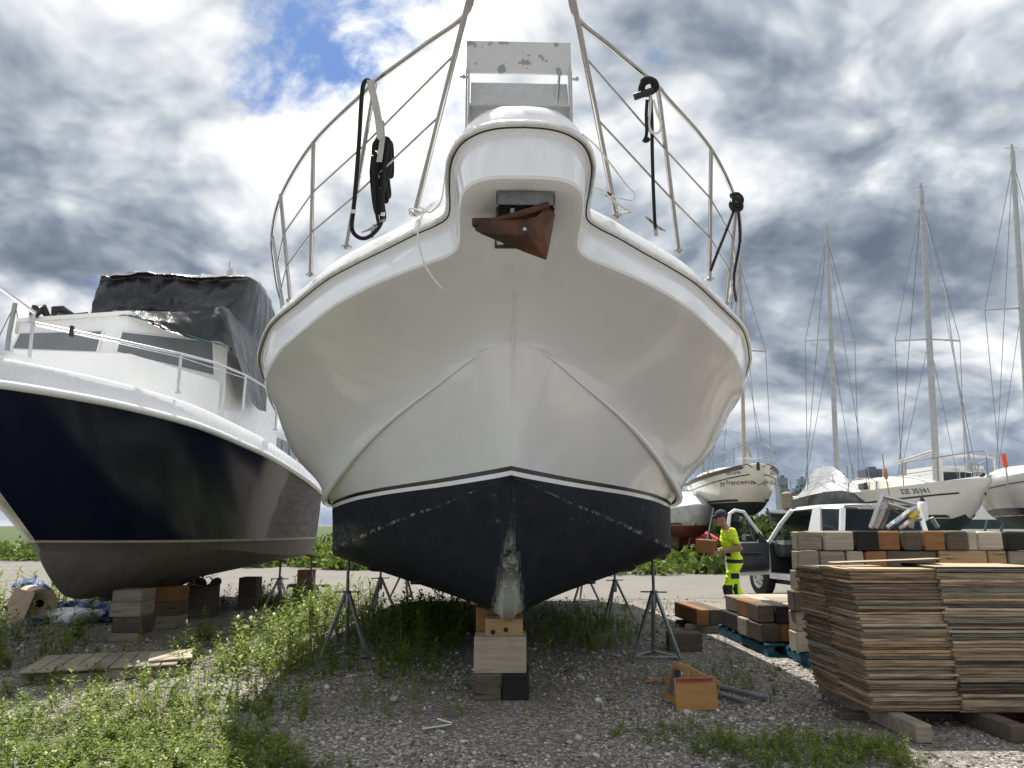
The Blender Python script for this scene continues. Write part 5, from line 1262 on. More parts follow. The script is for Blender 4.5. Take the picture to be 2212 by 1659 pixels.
def lifelines(b, g, t0, t1, n, h=.62):
    for sx in (-1, 1):
        tops = []
        for k in range(n):
            t = t0 + (t1 - t0) * k / (n - 1); q = Vector((sx * (g['hb'](t, g['zs'](t)) - .06), t * g['L'], g['zs'](t))); tops.append(q)
            m = MB(); m.tube([q, q + Vector((0, 0, h))], .012, 6); m.build('lifeline_post', 'stainless', b, 50)
        for f in (1, .5):
            m = MB(); m.tube([q + Vector((0, 0, h * f)) for q in tops], .006, 4); m.build('lifeline', 'rigging', b)
def hull_text(b, g, s, side, t0, z0, size, mat, shear=0, name='lettering'):
    V, F = text_mesh(s, size, shear); out = []
    for x, y, z in V:
        t = max(.001, t0 + (-x if side < 0 else x) / g['L'] * (-1 if side > 0 else -1) * (1 if side < 0 else 1) * (1)) if False else None
        u = t0 * g['L'] + (x if side > 0 else -x); t = max(.002, u / g['L']); zz = z0 + y
        out.append(Vector((side * (g['hb'](t, zz) + .014), u, zz)))
    m = MB(); m.add(out, F); return m.build(name, mat, b)
# ---- S1: cream sloop with the blue script name
def wxy(x, Y): return (x - 1106.0) / 1671.0 * (Y * _c + 1.2 * _s)
Y1 = 24.5; b1, g1 = sailboat('sailboat', 'cream sailing boat with blue script name on the bow, behind the person', (wxy(1640, Y1), Y1), 8.2, 2.75, 3.40, 2.25, R(-2), hull='cream_hull', stripe='antifoul_black', rake=1, cove=(.30, .03, 'navy_trim'), sheer=.32)
m = MB(); both(m, [[g1['P'](t, g1['zs'](t) - .10, .014), g1['P'](t, g1['zs'](t) + .03, .02)] for t in [.004 + .996 * k / 30 for k in range(31)]]); m.build('toe_rail', 'brown_trim', b1, 40)
m = MB(); m.box((0, -.02, 3.34), (.09, .09, .26), ch=.02); m.build('stem_fitting', 'truck_dark', b1)
bow_rail(b1, g1, t1=.2); lifelines(b1, g1, .3, .95, 4); cabin_top(b1, g1, .25, .72, 1.6, .38, 'cream_hull', 2)
hull_text(b1, g1, 'Jay Francena', -1, .098, 2.80, .22, 'navy_trim', .35); hull_text(b1, g1, 'Jay Francena', 1, .105, 2.80, .22, 'navy_trim', .35)
hull_text(b1, g1, '50E16799', -1, .075, 3.12, .13, 'navy_trim'); hull_text(b1, g1, '50E16799', 1, .085, 3.10, .16, 'navy_trim')
mast(b1, at(1608, 1008, Y1 + 3.0), at(1598, 560, Y1 + 3.0), .07, .9, .55, [at(1530, 1030, Y1 + 3.4), at(1668, 1025, Y1 + 3.4), at(1640, 1000, Y1 + .1), at(1560, 1020, Y1 + 8)], 'mast_tan')
m = MB(); m.tube([at(1610, 1005, Y1 + 2.7), at(1622, 990, Y1 + 2.6), at(1611, 960, Y1 + 2.9)], .06, 6); m.build('mast_collar', 'mast_tan', b1, 50, True)
m = MB(); fl_ = at(1699, 1080, 24.0); 
fd = thing('fender', 'worn grey fender hanging between the cream boat and the covered boat', 'fender', tuple(at(1699, 1105, 23.6)))
m.tube([at(1698, 1062, 23.6), at(1699, 1066, 23.6), at(1701, 1098, 23.6), at(1701, 1103, 23.6)], [.08, .17, .17, .06], 12); m.build('bladder', 'wood_grey', fd, 50, True)
m = MB(); m.tube([at(1698, 1062, 23.6), at(1694, 1030, 23.6)], .012, 5); m.build('line', 'rigging', fd, None, True)
# ---- S2: covered boat
Y2 = 22.5; b2, g2 = sailboat('sailboat', 'sailing boat hidden under a grey and black tarpaulin beyond the truck cab', (wxy(1872, Y2), Y2 + .3), 6.5, 2.2, 2.15, 1.7, R(1), hull='dark_grey_tarp', bott='antifoul_green')
mast(b2, at(1808, 1020, Y2 + 2.6), at(1785, 497, Y2 + 2.6), .085, .83, .535, [at(1745, 1060, Y2 + 2.9), at(1856, 1050, Y2 + 2.9), at(1875, 1060, Y2 + .2), at(1740, 1040, Y2 + 7)])
tc2 = thing('boat_cover', 'grey and black tarpaulin tented over the sailing boat beyond the truck', 'tarpaulin', tuple(at(1800, 1090, Y2 + 2)))
ridge = [at(1752, 1024, Y2 + 5), at(1765, 1012, Y2 + 4), at(1801, 1009, Y2 + 2.4), at(1840, 1045, Y2 + 1.2), at(1878, 1070, Y2 + .2)]
lowL = [at(1712, 1078, Y2 + 4.6), at(1715, 1080, Y2 + 3.6), at(1755, 1070, Y2 + 1.8), at(1820, 1062, Y2 + .6), at(1886, 1082, Y2 + .1)]
mid = [a.lerp(c, .55) + Vector((0, -.1, -.12)) for a, c in zip(ridge, lowL)]
m = MB(); cloth(m, [ridge, mid, lowL], 7, .05, 4, 1.5)
ridB = [p + Vector((.1, 2.5, -.0)) for p in ridge]
backR = [at(1790, 1060, Y2 + 7), at(1830, 1060, Y2 + 6), at(1868, 1066, Y2 + 4), at(1888, 1076, Y2 + 2), at(1890, 1085, Y2 + .6)]
cloth(m, [ridge, [a.lerp(c, .5) for a, c in zip(ridge, backR)], backR], 6, .04, 9, 1.5); m.build('grey_sheet', 'silver_tarp', tc2, 60, True)
low2 = [at(1706, 1104, Y2 + 4.6), at(1710, 1108, Y2 + 3.6), at(1750, 1106, Y2 + 1.8), at(1820, 1106, Y2 + .5), at(1890, 1110, Y2 - .1)]
m = MB(); cloth(m, [[p + Vector((0, -.02, .02)) for p in lowL], [a.lerp(c, .5) + Vector((0, -.08, 0)) for a, c in zip(lowL, low2)], low2], 7, .05, 6, 1.8); m.build('black_skirt', 'dark_grey_tarp', tc2, 60, True)
m = MB(); m.tube([at(1831, 1068, Y2), at(1834, 1042, Y2), at(1850, 1033, Y2), at(1880, 1033, Y2), at(1893, 1040, Y2 + .4), at(1893, 1075, Y2 + .4)], .018, 6); m.build('bow_rail', 'stainless', b2, 50, True)
m = MB(); m.lathe([(.0, 0), (.07, 0), (.07, .1), (.05, .12), (.05, .2), (0, .2)], 10, tuple(at(1871, 1058, Y2))); m.build('furling_drum', 'truck_dark', b2, 40, True)
pdl = thing('paddle', 'orange paddle standing upright by the covered boat', 'paddle', tuple(at(1912, 1060, 21)))
m = MB(); m.tube([at(1906, 980, 21.03), at(1910, 1012, 21.03), at(1915, 1035, 21.03), at(1921, 1070, 21.03)], .016, 6); m.build('shaft', 'wood_light', pdl, 50, True)
m = MB(); m.tube([at(1910, 1008, 21), at(1911, 1014, 21), at(1914, 1030, 21), at(1915, 1036, 21)], [.04, .12, .12, .05], 8, flat=.25); m.build('blade', 'wood_orange', pdl, 50, True)
# ---- S3: white sloop with registration number
Y3 = 19.5; b3, g3 = sailboat('sailboat', 'white sailing boat with black registration number, boom and mast, right of the truck', (wxy(2116, Y3), Y3), 9.3, 3.0, 2.66, 1.68, R(4), bott='antifoul_green', stripe='antifoul_black', cove=(.34, .04, 'truck_dark'), sheer=.22)
cabin_top(b3, g3, .22, .72, 1.9, .42, 'cream_hull', 3); bow_rail(b3, g3, t1=.17); lifelines(b3, g3, .3, .95, 4)
hull_text(b3, g3, '32E 30141', -1, .135, 2.33, .19, 'truck_dark'); hull_text(b3, g3, '32E 30141', 1, .14, 2.33, .19, 'truck_dark')
mast(b3, at(2024, 1050, Y3 + 3.6), at(1990, 412, Y3 + 3.6), .105, 1.0, .48, [at(1950, 1060, Y3 + 4), at(2086, 1045, Y3 + 4), at(2112, 1032, Y3 + .1), at(1940, 1040, Y3 + 9)])
m = MB(); m.tube([at(2018, 975, Y3 + 3.55), at(1942, 999, Y3 + 5.2)], .065, 8); m.tube([at(1942, 999, Y3 + 5.2), at(1945, 960, Y3 + 5.2)], .012, 4); m.build('boom', 'mast_grey', b3, 50, True)
m = MB(); m.tube([at(1955, 1050, Y3 + 6), at(1955, 1000, Y3 + 6)], .05, 6); m.build('boom_crutch', 'mast_grey', b3, 50, True)
m = MB(); m.tube([at(2093, 1020, Y3 + .4), at(2094, 1000, Y3 + .4)], .09, 8); m.tube([at(2094, 1000, Y3 + .4), at(2084, 930, Y3 + .6), at(2040, 620, Y3 + 2.2)], [.035, .03, .012], 6); m.build('furled_sail', 'mast_grey', b3, 50, True)
f3 = thing('fender', 'long white fender hanging on the flank of the white sailing boat', 'fender', tuple(at(1993, 1123, 18.4)))
m = MB(); m.tube([at(1992, 1082, 18.4), at(1992, 1088, 18.4), at(1995, 1122, 18.4), at(1995, 1126, 18.4)], [.05, .11, .11, .05], 10); m.build('bladder', 'white_rope', f3, 50, True)
m = MB(); m.tube([at(1992, 1082, 18.4), at(1991, 1050, 18.6)], .010, 5); m.lathe([(.04, 0), (.07, 0), (.03, .1)], 8, tuple(at(1992, 1083, 18.4))); m.build('line', 'truck_dark', f3, None, True)
# ---- S4: white boat at the right edge
Y4 = 17.5; b4, g4 = sailboat('sailboat', 'white sailing boat with dark boot stripe cut by the right edge', (wxy(2290, Y4 + 1.5), Y4 + 1.5), 9.0, 2.9, 2.85, 1.75, R(-25), bott='antifoul_green', stripe='navy_trim', cove=(.22, .025, 'truck_grey'), sheer=.15)
cabin_top(b4, g4, .25, .78, 2.0, .46, 'white_hull', 3); lifelines(b4, g4, .25, .95, 5)
m = MB(); both(m, [[g4['P'](t, 1.83, .016), g4['P'](t, 1.95, .016)] for t in [.08 + .92 * k / 24 for k in range(25)]]); m.build('bold_stripe', 'navy_trim', b4, 40)
mast(b4, at(2228, 1030, Y4 + 5), at(2187, 328, Y4 + 5), .10, 1.05, .50, [at(2165, 1060, Y4 + 5.6), at(2280, 1060, Y4 + 4.6), at(2300, 1010, Y4 + 1.6), at(2150, 1050, Y4 + 9)])
op = thing('horseshoe_pole', 'orange topped pole standing on the right hand white boat', 'pole', tuple(at(2176, 1050, 20)))
m = MB(); m.tube([at(2167, 980, 20), at(2173, 1010, 20)], .06, 8); m.build('orange_top', 'orange_plastic', op, 50, True)
m = MB(); m.tube([at(2173, 1010, 20), at(2178, 1058, 20)], .018, 6); m.build('staff', 'mast_grey', op, 50, True)
# ---- S5: wrapped boat with red bottom just right of the yacht
Y5 = 27; b5_, g5 = sailboat('sailboat', 'shrink wrapped boat with red bottom, half hidden behind the yacht', (wxy(1508, Y5), Y5), 8, 2.6, 2.2, 1.5, R(0), hull='white_wrap', bott='antifoul_red', stripe='antifoul_red', p=.38)
m = MB(); rows = []
for k in range(9):
    t = k / 8; w_ = g5['bw'](t) * 1.02; z = g5['zs'](t); e_ = min(1, k / 2) ** .7; rows.append([Vector((w_ * (1 if k else .05), t * 8, z)), Vector((w_ * .7 * (1 if k else .05), t * 8, z + .45 * e_)), Vector((0, t * 8, z + (.75 - .1 * t) * e_))])
both(m, rows); m.build('wrap_top', 'white_wrap', b5_, 50)
# ---- S6: motor boat stern between the two right boats
mo = thing('motorboat', 'white motorboat with radar arch between the two right hand sailing boats', 'motorboat', (wxy(2128, 34), 34, 0), 0)
m = MB(); m.prism([(-1.5, 0, .6), (1.5, 0, .6), (1.65, 0, 2.0), (1.3, 0, 3.0), (-1.3, 0, 3.0), (-1.65, 0, 2.0)], (0, 6, 0)); m.build('hull', 'white_hull', mo)
m = MB(); m.prism([(-1.3, 1.5, 3.0), (1.3, 1.5, 3.0), (1.1, 1.7, 4.2), (-1.1, 1.7, 4.2)], (0, 3, 0)); m.build('cabin', 'white_hull', mo)
m = MB(); m.prism([(-1.15, 1.55, 3.3), (1.15, 1.55, 3.3), (1.05, 1.63, 3.9), (-1.05, 1.63, 3.9)], (0, -.05, 0)); m.build('cabin_window', 'tinted_glass', mo)
m = MB(); m.tube([(-1.3, 1, 3), (-1.2, 1, 4.5), (0, 1, 4.6), (1.2, 1, 4.5), (1.3, 1, 3)], .08, 6); m.build('radar_arch', 'white_hull', mo, 50)
m = MB(); m.prism([(-1.55, -.012, 1.35), (1.55, -.012, 1.35), (1.6, -.012, 1.75), (-1.6, -.012, 1.75)], (0, .01, 0)); m.build('stern_stripe', 'antifoul_green', mo)
for ch_, xo in (('C', 0), ('E', .36)):
    V, F = text_mesh(ch_, .5); m = MB(); m.add([(x + xo, -.02, y + 2.3) for x, y, z in V], F); m.build('letter', 'truck_dark', mo)
# ---- far mast of a boat hidden behind the yacht (shrouds right of the bow rail)
# red canopy with blue legs behind the person
cn = thing('red_canopy', 'low red canopy on blue trestle legs behind the person', 'canopy', tuple(gr(1512, 1205)))
Yc = 33
m = MB(); cloth(m, [[at(1460, 1172, Yc), at(1485, 1150, Yc), at(1520, 1146, Yc), at(1552, 1162, Yc)], [at(1455, 1176, Yc - 1), at(1485, 1158, Yc - 1.2), at(1520, 1156, Yc - 1.2), at(1560, 1170, Yc - 1)], [at(1455, 1184, Yc - 1.6), at(1485, 1176, Yc - 1.7), at(1520, 1174, Yc - 1.7), at(1562, 1178, Yc - 1.6)]], 5, .04, 1, 1); m.build('sheet', 'red_cloth', cn, 50, True)
simple('blue_paint', (.02, .05, .16), .5)
for x in (1468, 1488, 1506, 1530, 1552):
    m = MB(); a = at(x, 1172, Yc - 1.3); m.tube([Vector((a.x, a.y, 0)), a], .05, 6); m.build('leg', 'blue_paint', cn, None, True)
# ================================================================== CITY SKYLINE
def towers():
    m, t, b, o = newmat('tower_wall'); co = ocoord(t)
    n = t.noise(co, .05, 3, .5); t.put(b.inputs['Base Color'], t.ramp(n, [(.3, (.20, .23, .27)), (.7, (.27, .30, .34))])); b.inputs['Roughness'].default_value = .6
    simple('tower_glass', (.10, .14, .19), .25, 0, .2, .1)
    simple('tower_purple', (.16, .16, .22), .5, 0, .1, .1)
    D_ = 900.0
    specs = [(1680, 1701, 1032, 'pale grey high rise with balconies right of the cream boat', 'tower_wall'), (1694, 1712, 1062, 'lower grey block below the balconied high rise', 'tower_wall'), (1726, 1741, 1035, 'slim grey high rise left of the covered boat', 'tower_wall'), (1716, 1730, 1055, 'short grey building at the foot of the slim high rise', 'tower_wall'), (1813, 1830, 1028, 'grey tower seen past the covered mast', 'tower_wall'), (1868, 1905, 1013, 'broad purple grey tower right of the bow hoop', 'tower_purple'), (1703, 1722, 1070, 'far low block on the skyline left of the covered boat', 'tower_glass')]
    for x0, x1, ytop, lab, mt in specs:
        a, c = at(x0, ytop, D_), at(x1, ytop, D_); w = c.x - a.x; h = a.z
        bt_ = thing('tower_block', lab, 'building', ((a.x + c.x) / 2, D_, 0), 0, 'city towers on the horizon')
        MB().box((0, w / 2, h / 2), (w, w, h)).build('wall', mt, bt_)
        MB().box((w * .1, w / 2, h + 1.5), (w * .4, w * .4, 3)).build('roof_house', 'tower_glass', bt_)
        n = int(h / 7)
        for k in range(max(1, n - 4), n):
            for j in range(3):
                MB().box((-w / 3 + j * w / 3, -.3, k * 7 + 4), (w * .24, .8, 3.6)).build('window', 'tower_glass', bt_)
towers()
for x, yt in ((1829, 1005), (1841, 1002)):
    m = MB(); a = at(x, yt, 60); m.tube([(0, 0, 0), (0, 0, a.z)], .05, 6); o = m.build('distant_mast', 'mast_grey', None, 40); o.location = (a.x, 60, 0); tag(o, 'thin bare mast far beyond the covered boat, %s' % ('left of the pair' if x == 1829 else 'right of the pair'), 'mast', 'far bare masts')
for x, yt, lab in ((1519, 985, 'thin dark mast standing left of the cream sailing boat'), (1683, 1050, 'thin mast standing right of the cream sailing boat')):
    m = MB(); a = at(x, yt, 45); m.tube([(0, 0, 0), (0, 0, a.z)], .06, 6); o = m.build('distant_mast', 'mast_grey', None, 40); o.location = (a.x, 45, 0); tag(o, lab, 'mast', 'far bare masts')
m = MB(); a = at(1600, 600, 31); c = at(1640, 730, 31)
# mast seen at the left edge of the picture
ml = thing('distant_mast', 'grey mast with stays at the left edge of the picture behind the navy boat', 'mast', tuple(gr(20, 1215)))
m = MB(); m.tube([at(20, 720, 33), at(33, 655, 33)], .10, 8); m.tube([at(20, 720, 33), Vector((at(12, 760, 33).x, 33, 0))], .10, 8); m.build('pole', 'mast_grey', ml, 50, True)
m = MB(); m.tube([at(33, 655, 33), at(-8, 740, 33)], .025, 4); m.build('stay', 'rigging', ml, None, True)
m = MB(); m.tube([at(33, 655, 33), at(40, 700, 33)], .02, 4); m.build('stay', 'rigging', ml, None, True)
# ================================================================== ROPES ON THE BOW
def yl(y, y0, Y0_, y1, Y1_): return Y0_ + (y - y0) / (y1 - y0) * (Y1_ - Y0_)
LY = lambda y: yl(y, 178, 4.845, 515, 5.40)
def rope(parent, name, pts, r, mat='black_rope', sub=5, n=8):
    P = spline([tuple(at(*p)) for p in pts], sub); m = MB(); m.tube([Vector(p) for p in P], r, n); return m.build(name, mat, parent, 60, True)
rp = thing('mooring_line', 'black mooring line hung in loops on the left bow rail', 'rope', tuple(at(800, 480, 5.3)))
rope(rp, 'outer_loop', [(x, y, LY(y) - .03) for x, y in ((806, 190), (797, 174), (786, 180), (781, 215), (776, 300), (770, 380), (764, 450), (760, 490), (768, 508), (786, 515), (806, 505), (824, 480), (826, 440), (828, 400), (832, 350), (838, 310))], .0155)
for k, (dx, y0, y1) in enumerate(((0, 295, 478), (7, 300, 470), (13, 298, 430), (-6, 305, 455), (18, 305, 420))):
    rope(rp, 'hank', [(x + dx, y, LY(y) - .02 + .012 * k) for x, y in ((812, y0 + 30), (814, y0 + 6), (822, y0), (829, y0 + 12), (830, y0 + 70), (824, (y0 + y1) / 2 + 20), (820, y1 - 40), (824, y1), (818, y1 + 4), (812, y1 - 30), (808, (y0 + y1) / 2), (808, y0 + 60), (811, y0 + 32))], .0125)
rope(rp, 'whipping', [(763.5, 452, LY(452) - .03), (763, 460, LY(460) - .03)], .019, 'white_rope', 2); rope(rp, 'whipping', [(827, 458, LY(458) - .03), (826, 466, LY(466) - .03)], .017, 'white_rope', 2)
m = MB(); pts = [(800, 172), (804, 196), (812, 228), (818, 262), (822, 300)]
L_ = [(at(x - 8, y, LY(y) - .05), at(x + 8, y, LY(y) - .055)) for x, y in pts]; m.grid([list(q) for q in L_]); L2_ = [(at(x - 2, y, LY(y) - .045), at(x + 10, y, LY(y) - .05)) for x, y in ((820, 260), (822, 300), (818, 330), (815, 350))]; m.grid([list(q) for q in L2_]); m.build('webbing_strap', 'grey_paint', rp, 40, True)
rr_ = thing('dock_line', 'black line knotted on the right bow rail and led down to the cleat', 'rope', tuple(at(1414, 484, 5.2)))
RY = lambda y: yl(y, 170, 4.83, 490, 5.38)
rope(rr_, 'fall', [(x, y, RY(y) - .03) for x, y in ((1405, 205), (1408, 260), (1409, 330), (1411, 400), (1414, 470), (1416, 492))], .0125)
rope(rr_, 'tail', [(x, y, RY(y) - .05) for x, y in ((1398, 215), (1396, 250), (1397, 285), (1394, 300))], .012); rope(rr_, 'tail_knot', [(1390, 300, 5.0), (1396, 303, 5.0), (1400, 299, 5.0)], .02)
rope(rr_, 'knot', [(x, y, RY(y) - .04) for x, y in ((1386, 178), (1398, 170), (1414, 176), (1418, 190), (1404, 200), (1388, 196), (1392, 180), (1408, 176), (1412, 194), (1396, 204), (1384, 196), (1390, 176), (1404, 172))], .019)
rope(rr_, 'toggle', [(1369, 210, 4.82), (1392, 202, 4.80), (1410, 196, 4.80)], .024, 'black_rubber')
rope(rr_, 'white_loop', [(x, y, RY(y) - .05) for x, y in ((1406, 205), (1404, 240), (1402, 270), (1410, 287), (1424, 284), (1428, 268), (1420, 245), (1411, 215))], .009, 'white_rope')
r3 = thing('dock_line', 'black line knotted on the after part of the right bow rail', 'rope', tuple(at(1560, 560, 6.3)))
rope(r3, 'knot', [(1578, 424, 6.1), (1592, 420, 6.1), (1602, 432, 6.12), (1594, 444, 6.1), (1580, 438, 6.08), (1584, 452, 6.1), (1600, 450, 6.12), (1596, 430, 6.06), (1582, 430, 6.08)], .022)
rope(r3, 'fall', [(1586, 452, 6.12), (1570, 495, 6.05), (1548, 550, 6.0), (1535, 585, 6.0)], .012); rope(r3, 'after_fall', [(1594, 450, 6.2), (1598, 520, 6.4), (1585, 600, 6.6), (1590, 650, 6.9)], .012)
wc = thing('white_cord', 'thin white cord tied at the left of the pulpit and hanging down the hull', 'cord', tuple(at(905, 460, 5.0)))
rope(wc, 'upper_run', [(985, 305, 4.2), (968, 345, 4.4), (960, 395, 4.65), (952, 436, 4.86), (930, 458, 4.95), (915, 452, 4.98), (905, 447, 5.0)], .006, 'white_rope')
rope(wc, 'bow_loop', [(915, 460, 4.97), (890, 450, 5.0), (884, 454, 5.0), (905, 462, 4.98), (925, 446, 4.98), (938, 436, 5.0), (928, 450, 4.98), (914, 462, 4.96)], .006, 'white_rope')
rope(wc, 'hanging_end', [(914, 462, 4.95), (903, 490, 4.93), (905, 530, 4.93), (918, 572, 4.94), (938, 604, 4.95), (957, 624, 4.96)], .006, 'white_rope')
wr = thing('white_cord', 'white cord looped on the deck right of the pulpit', 'cord', tuple(at(1330, 440, 5.2)))
rope(wr, 'loop', [(1258, 290, 4.25), (1290, 318, 4.5), (1325, 362, 4.8), (1352, 398, 5.0), (1370, 418, 5.05), (1364, 432, 5.05), (1340, 428, 5.02), (1312, 420, 5.0), (1290, 408, 4.9), (1270, 398, 4.85)], .006, 'white_rope')
rope(wr, 'tail', [(1272, 402, 4.86), (1300, 410, 4.9), (1322, 432, 4.98), (1346, 448, 5.1), (1362, 458, 5.15), (1340, 460, 5.15)], .008, 'white_rope'); rope(wr, 'knot', [(1310, 418, 4.98), (1318, 424, 4.98)], .018, 'black_rope', 2)
# ================================================================== GRAVEL STONES
def fast_mesh(name, V, F, mat, smooth=False):
    me = bpy.data.meshes.new(name); V = np.asarray(V, np.float32); F = np.asarray(F, np.int32); k = F.shape[1]
    me.vertices.add(len(V)); me.vertices.foreach_set('co', V.ravel()); me.loops.add(F.size); me.loops.foreach_set('vertex_index', F.ravel())
    me.polygons.add(len(F)); me.polygons.foreach_set('loop_start', np.arange(0, F.size, k, dtype=np.int32)); me.polygons.foreach_set('loop_total', np.full(len(F), k, np.int32))
    if smooth: me.polygons.foreach_set('use_smooth', np.ones(len(F), bool))
    me.update(calc_edges=True); me.materials.append(MATS[mat]); o = bpy.data.objects.new(name, me); col.objects.link(o); return o
def stone_mat():
    m, t, b, o = newmat('stones'); g = t.node('ShaderNodeNewGeometry'); r = g.outputs['Random Per Island']
    cc = t.ramp(r, [(0, (.08, .072, .062)), (.15, (.17, .155, .135)), (.4, (.28, .26, .225)), (.68, (.38, .352, .31)), (.85, (.47, .445, .41)), (.96, (.60, .58, .55)), (1, (.70, .685, .66))])
    t.put(b.inputs['Base Color'], t.mix(.35, cc, t.vmath('MULTIPLY', cc, t.ramp(t.noise(ocoord(t), 90, 3, .6), [(.3, .5), (.7, 1.5)])))); b.inputs['Roughness'].default_value = .9; b.inputs['Specular IOR Level'].default_value = .25
stone_mat()
rng = np.random.default_rng(5)
def ico():
    bm = bmesh.new(); bmesh.ops.create_icosphere(bm, subdivisions=1, radius=1); V = np.array([v.co[:] for v in bm.verts]); F = np.array([[v.index for v in f.verts] for f in bm.faces]); bm.free(); return V, F
IV, IF = ico()
def stones(n, ylo, yhi, rlo, rhi, seed):
    g = np.random.default_rng(seed); u = g.random(n); Y = ylo * (yhi / ylo) ** (u ** .8); X = (g.random(n) * 2 - 1) * (Y * .70 + .3)
    Q = np.array([mnoise.noise(Vector((x * .8, y * .8, 1.5))) for x, y in zip(X, Y)]); keep = g.random(n) < np.clip(.75 + Q * 1.3, .12, 1); X, Y = X[keep], Y[keep]; n = len(X)
    s = rlo * (rhi / rlo) ** (g.random(n) ** 2.2); an = g.random(n) * 6.283; A = g.random((n, 3)) * .55 + .6; A[:, 2] *= .7
    V = IV[None] * (1 + (g.random((n, 12, 1)) - .5) * .5) * A[:, None, :] * s[:, None, None]
    c, sn = np.cos(an)[:, None], np.sin(an)[:, None]; x = V[..., 0] * c - V[..., 1] * sn; y = V[..., 0] * sn + V[..., 1] * c
    P = np.stack([x + X[:, None], y + Y[:, None], V[..., 2] + s[:, None] * .3], -1).reshape(-1, 3)
    F = (IF[None] + (np.arange(n) * 12)[:, None, None]).reshape(-1, 3); return P, F
for nm, lab, a in (('gravel_stones', 'grey and white gravel stones scattered over the yard', (30000, 4.3, 9.0, .006, .021, 1)), ('gravel_stones', 'larger loose stones farther back in the yard', (9000, 8.0, 17, .012, .036, 2)), ('gravel_stones', 'coarse pale pebbles between the gravel', (1500, 4.4, 13, .020, .042, 3))):
    P, F = stones(*a); tag(fast_mesh(nm, P, F, 'stones', True), lab, 'gravel', None, 'stuff')
# ================================================================== WEEDS
def leaf_mat(name, lo, mid, hi):
    m = bpy.data.materials.new(name); m.use_nodes = True; t = NT(m.node_tree); t.n.clear(); MATS[name] = m
    out = t.node('ShaderNodeOutputMaterial'); g = t.node('ShaderNodeNewGeometry'); r = g.outputs['Random Per Island']
    n = t.noise(ocoord(t), 1.4, 3, .6); f = t.math('ADD', t.math('MULTIPLY', r, .55), t.math('MULTIPLY', n, .5))
    cc = t.ramp(f, [(.15, lo), (.5, mid), (.80, hi), (.90, (hi[0] * 1.5, hi[1] * 1.12, hi[2] * 1.6))])
    d = t.node('ShaderNodeBsdfDiffuse'); t.put(d.inputs[0], cc); tr = t.node('ShaderNodeBsdfTranslucent'); t.put(tr.inputs[0], t.vmath('MULTIPLY', cc, (1.35, 1.3, .6)))
    gl = t.node('ShaderNodeBsdfGlossy'); gl.inputs['Roughness'].default_value = .45; gl.inputs[0].default_value = (.5, .55, .45, 1)
    mx = t.node('ShaderNodeMixShader'); mx.inputs[0].default_value = .45; t.l.new(d.outputs[0], mx.inputs[1]); t.l.new(tr.outputs[0], mx.inputs[2])
    m2 = t.node('ShaderNodeMixShader'); m2.inputs[0].default_value = .06; t.l.new(mx.outputs[0], m2.inputs[1]); t.l.new(gl.outputs[0], m2.inputs[2]); t.l.new(m2.outputs[0], out.inputs[0])
leaf_mat('weed_leaf', (.07, .12, .02), (.15, .215, .038), (.28, .32, .085))
leaf_mat('scrub_leaf', (.045, .085, .018), (.085, .14, .032), (.16, .20, .06))
leaf_mat('tree_leaf', (.022, .045, .016), (.040, .072, .024), (.07, .10, .04))
def leaf(base, az, el, ln, wd, droop, out):
    """leaf of two folded blades, 4 triangles"""
    d = np.array([math.cos(az) * math.cos(el), math.sin(az) * math.cos(el), math.sin(el)]); s = np.array([-math.sin(az), math.cos(az), 0]); up = np.cross(d, s) * -1
    b = np.array(base); mid = b + d * ln * .48 + np.array([0, 0, .06 * ln]); tip = b + d * ln - np.array([0, 0, droop * ln]); L = b + d * ln * .42 + s * wd + np.array([0, 0, .12 * wd + .05 * ln]); Rr = b + d * ln * .42 - s * wd + np.array([0, 0, .12 * wd + .05 * ln])
    o = len(out[0]); out[0].extend([b, L, mid, Rr, tip]); out[1].extend([(o, o + 2, o + 1), (o + 1, o + 2, o + 4), (o, o + 3, o + 2), (o + 3, o + 4, o + 2)])
def stemquad(a, b, w, out):
    o = len(out[0]); a, b = np.array(a), np.array(b); x = np.array([w, 0, 0]); y = np.array([0, w, 0]); out[0].extend([a - x, a + x, b + x, b - x, a - y, a + y, b + y, b - y])
    out[1].extend([(o, o + 1, o + 2), (o, o + 2, o + 3), (o + 4, o + 5, o + 6), (o + 4, o + 6, o + 7)])
def plant_tall(r):
    out = ([], []); h = 1.0; n = r.randint(16, 24); bx_, by_ = r.uniform(-.12, .12), r.uniform(-.12, .12)
    pos = lambda t: (bx_ * t * t, by_ * t * t, t)
    stemquad((0, 0, 0), pos(.5), .010, out); stemquad(pos(.5), pos(.97), .007, out)
    for k in range(n):
        t = .16 + .84 * (k / (n - 1)) ** .85; leaf(pos(t), k * 2.4 + r.uniform(-.3, .3), r.uniform(.05, .4) + .75 * max(0, t - .72) * 2.4, r.uniform(.22, .36) * (1 - .35 * abs(t - .6)), r.uniform(.026, .042), r.uniform(.03, .22), out)
    return np.array(out[0]), np.array(out[1])
def plant_bushy(r):
    out = ([], [])
    for b in range(r.randint(4, 6)):
        az = r.uniform(0, 6.28); sp = r.uniform(.15, .5); hh = r.uniform(.55, 1.0); pos = lambda t: (math.cos(az) * sp * t, math.sin(az) * sp * t, hh * t)
        stemquad((0, 0, 0), pos(.95), .008, out)
        for k in range(9):
            t = .25 + .75 * k / 8; leaf(pos(t), az + k * 2.2, r.uniform(0, .7), r.uniform(.14, .26), r.uniform(.045, .085), r.uniform(0, .15), out)
    return np.array(out[0]), np.array(out[1])
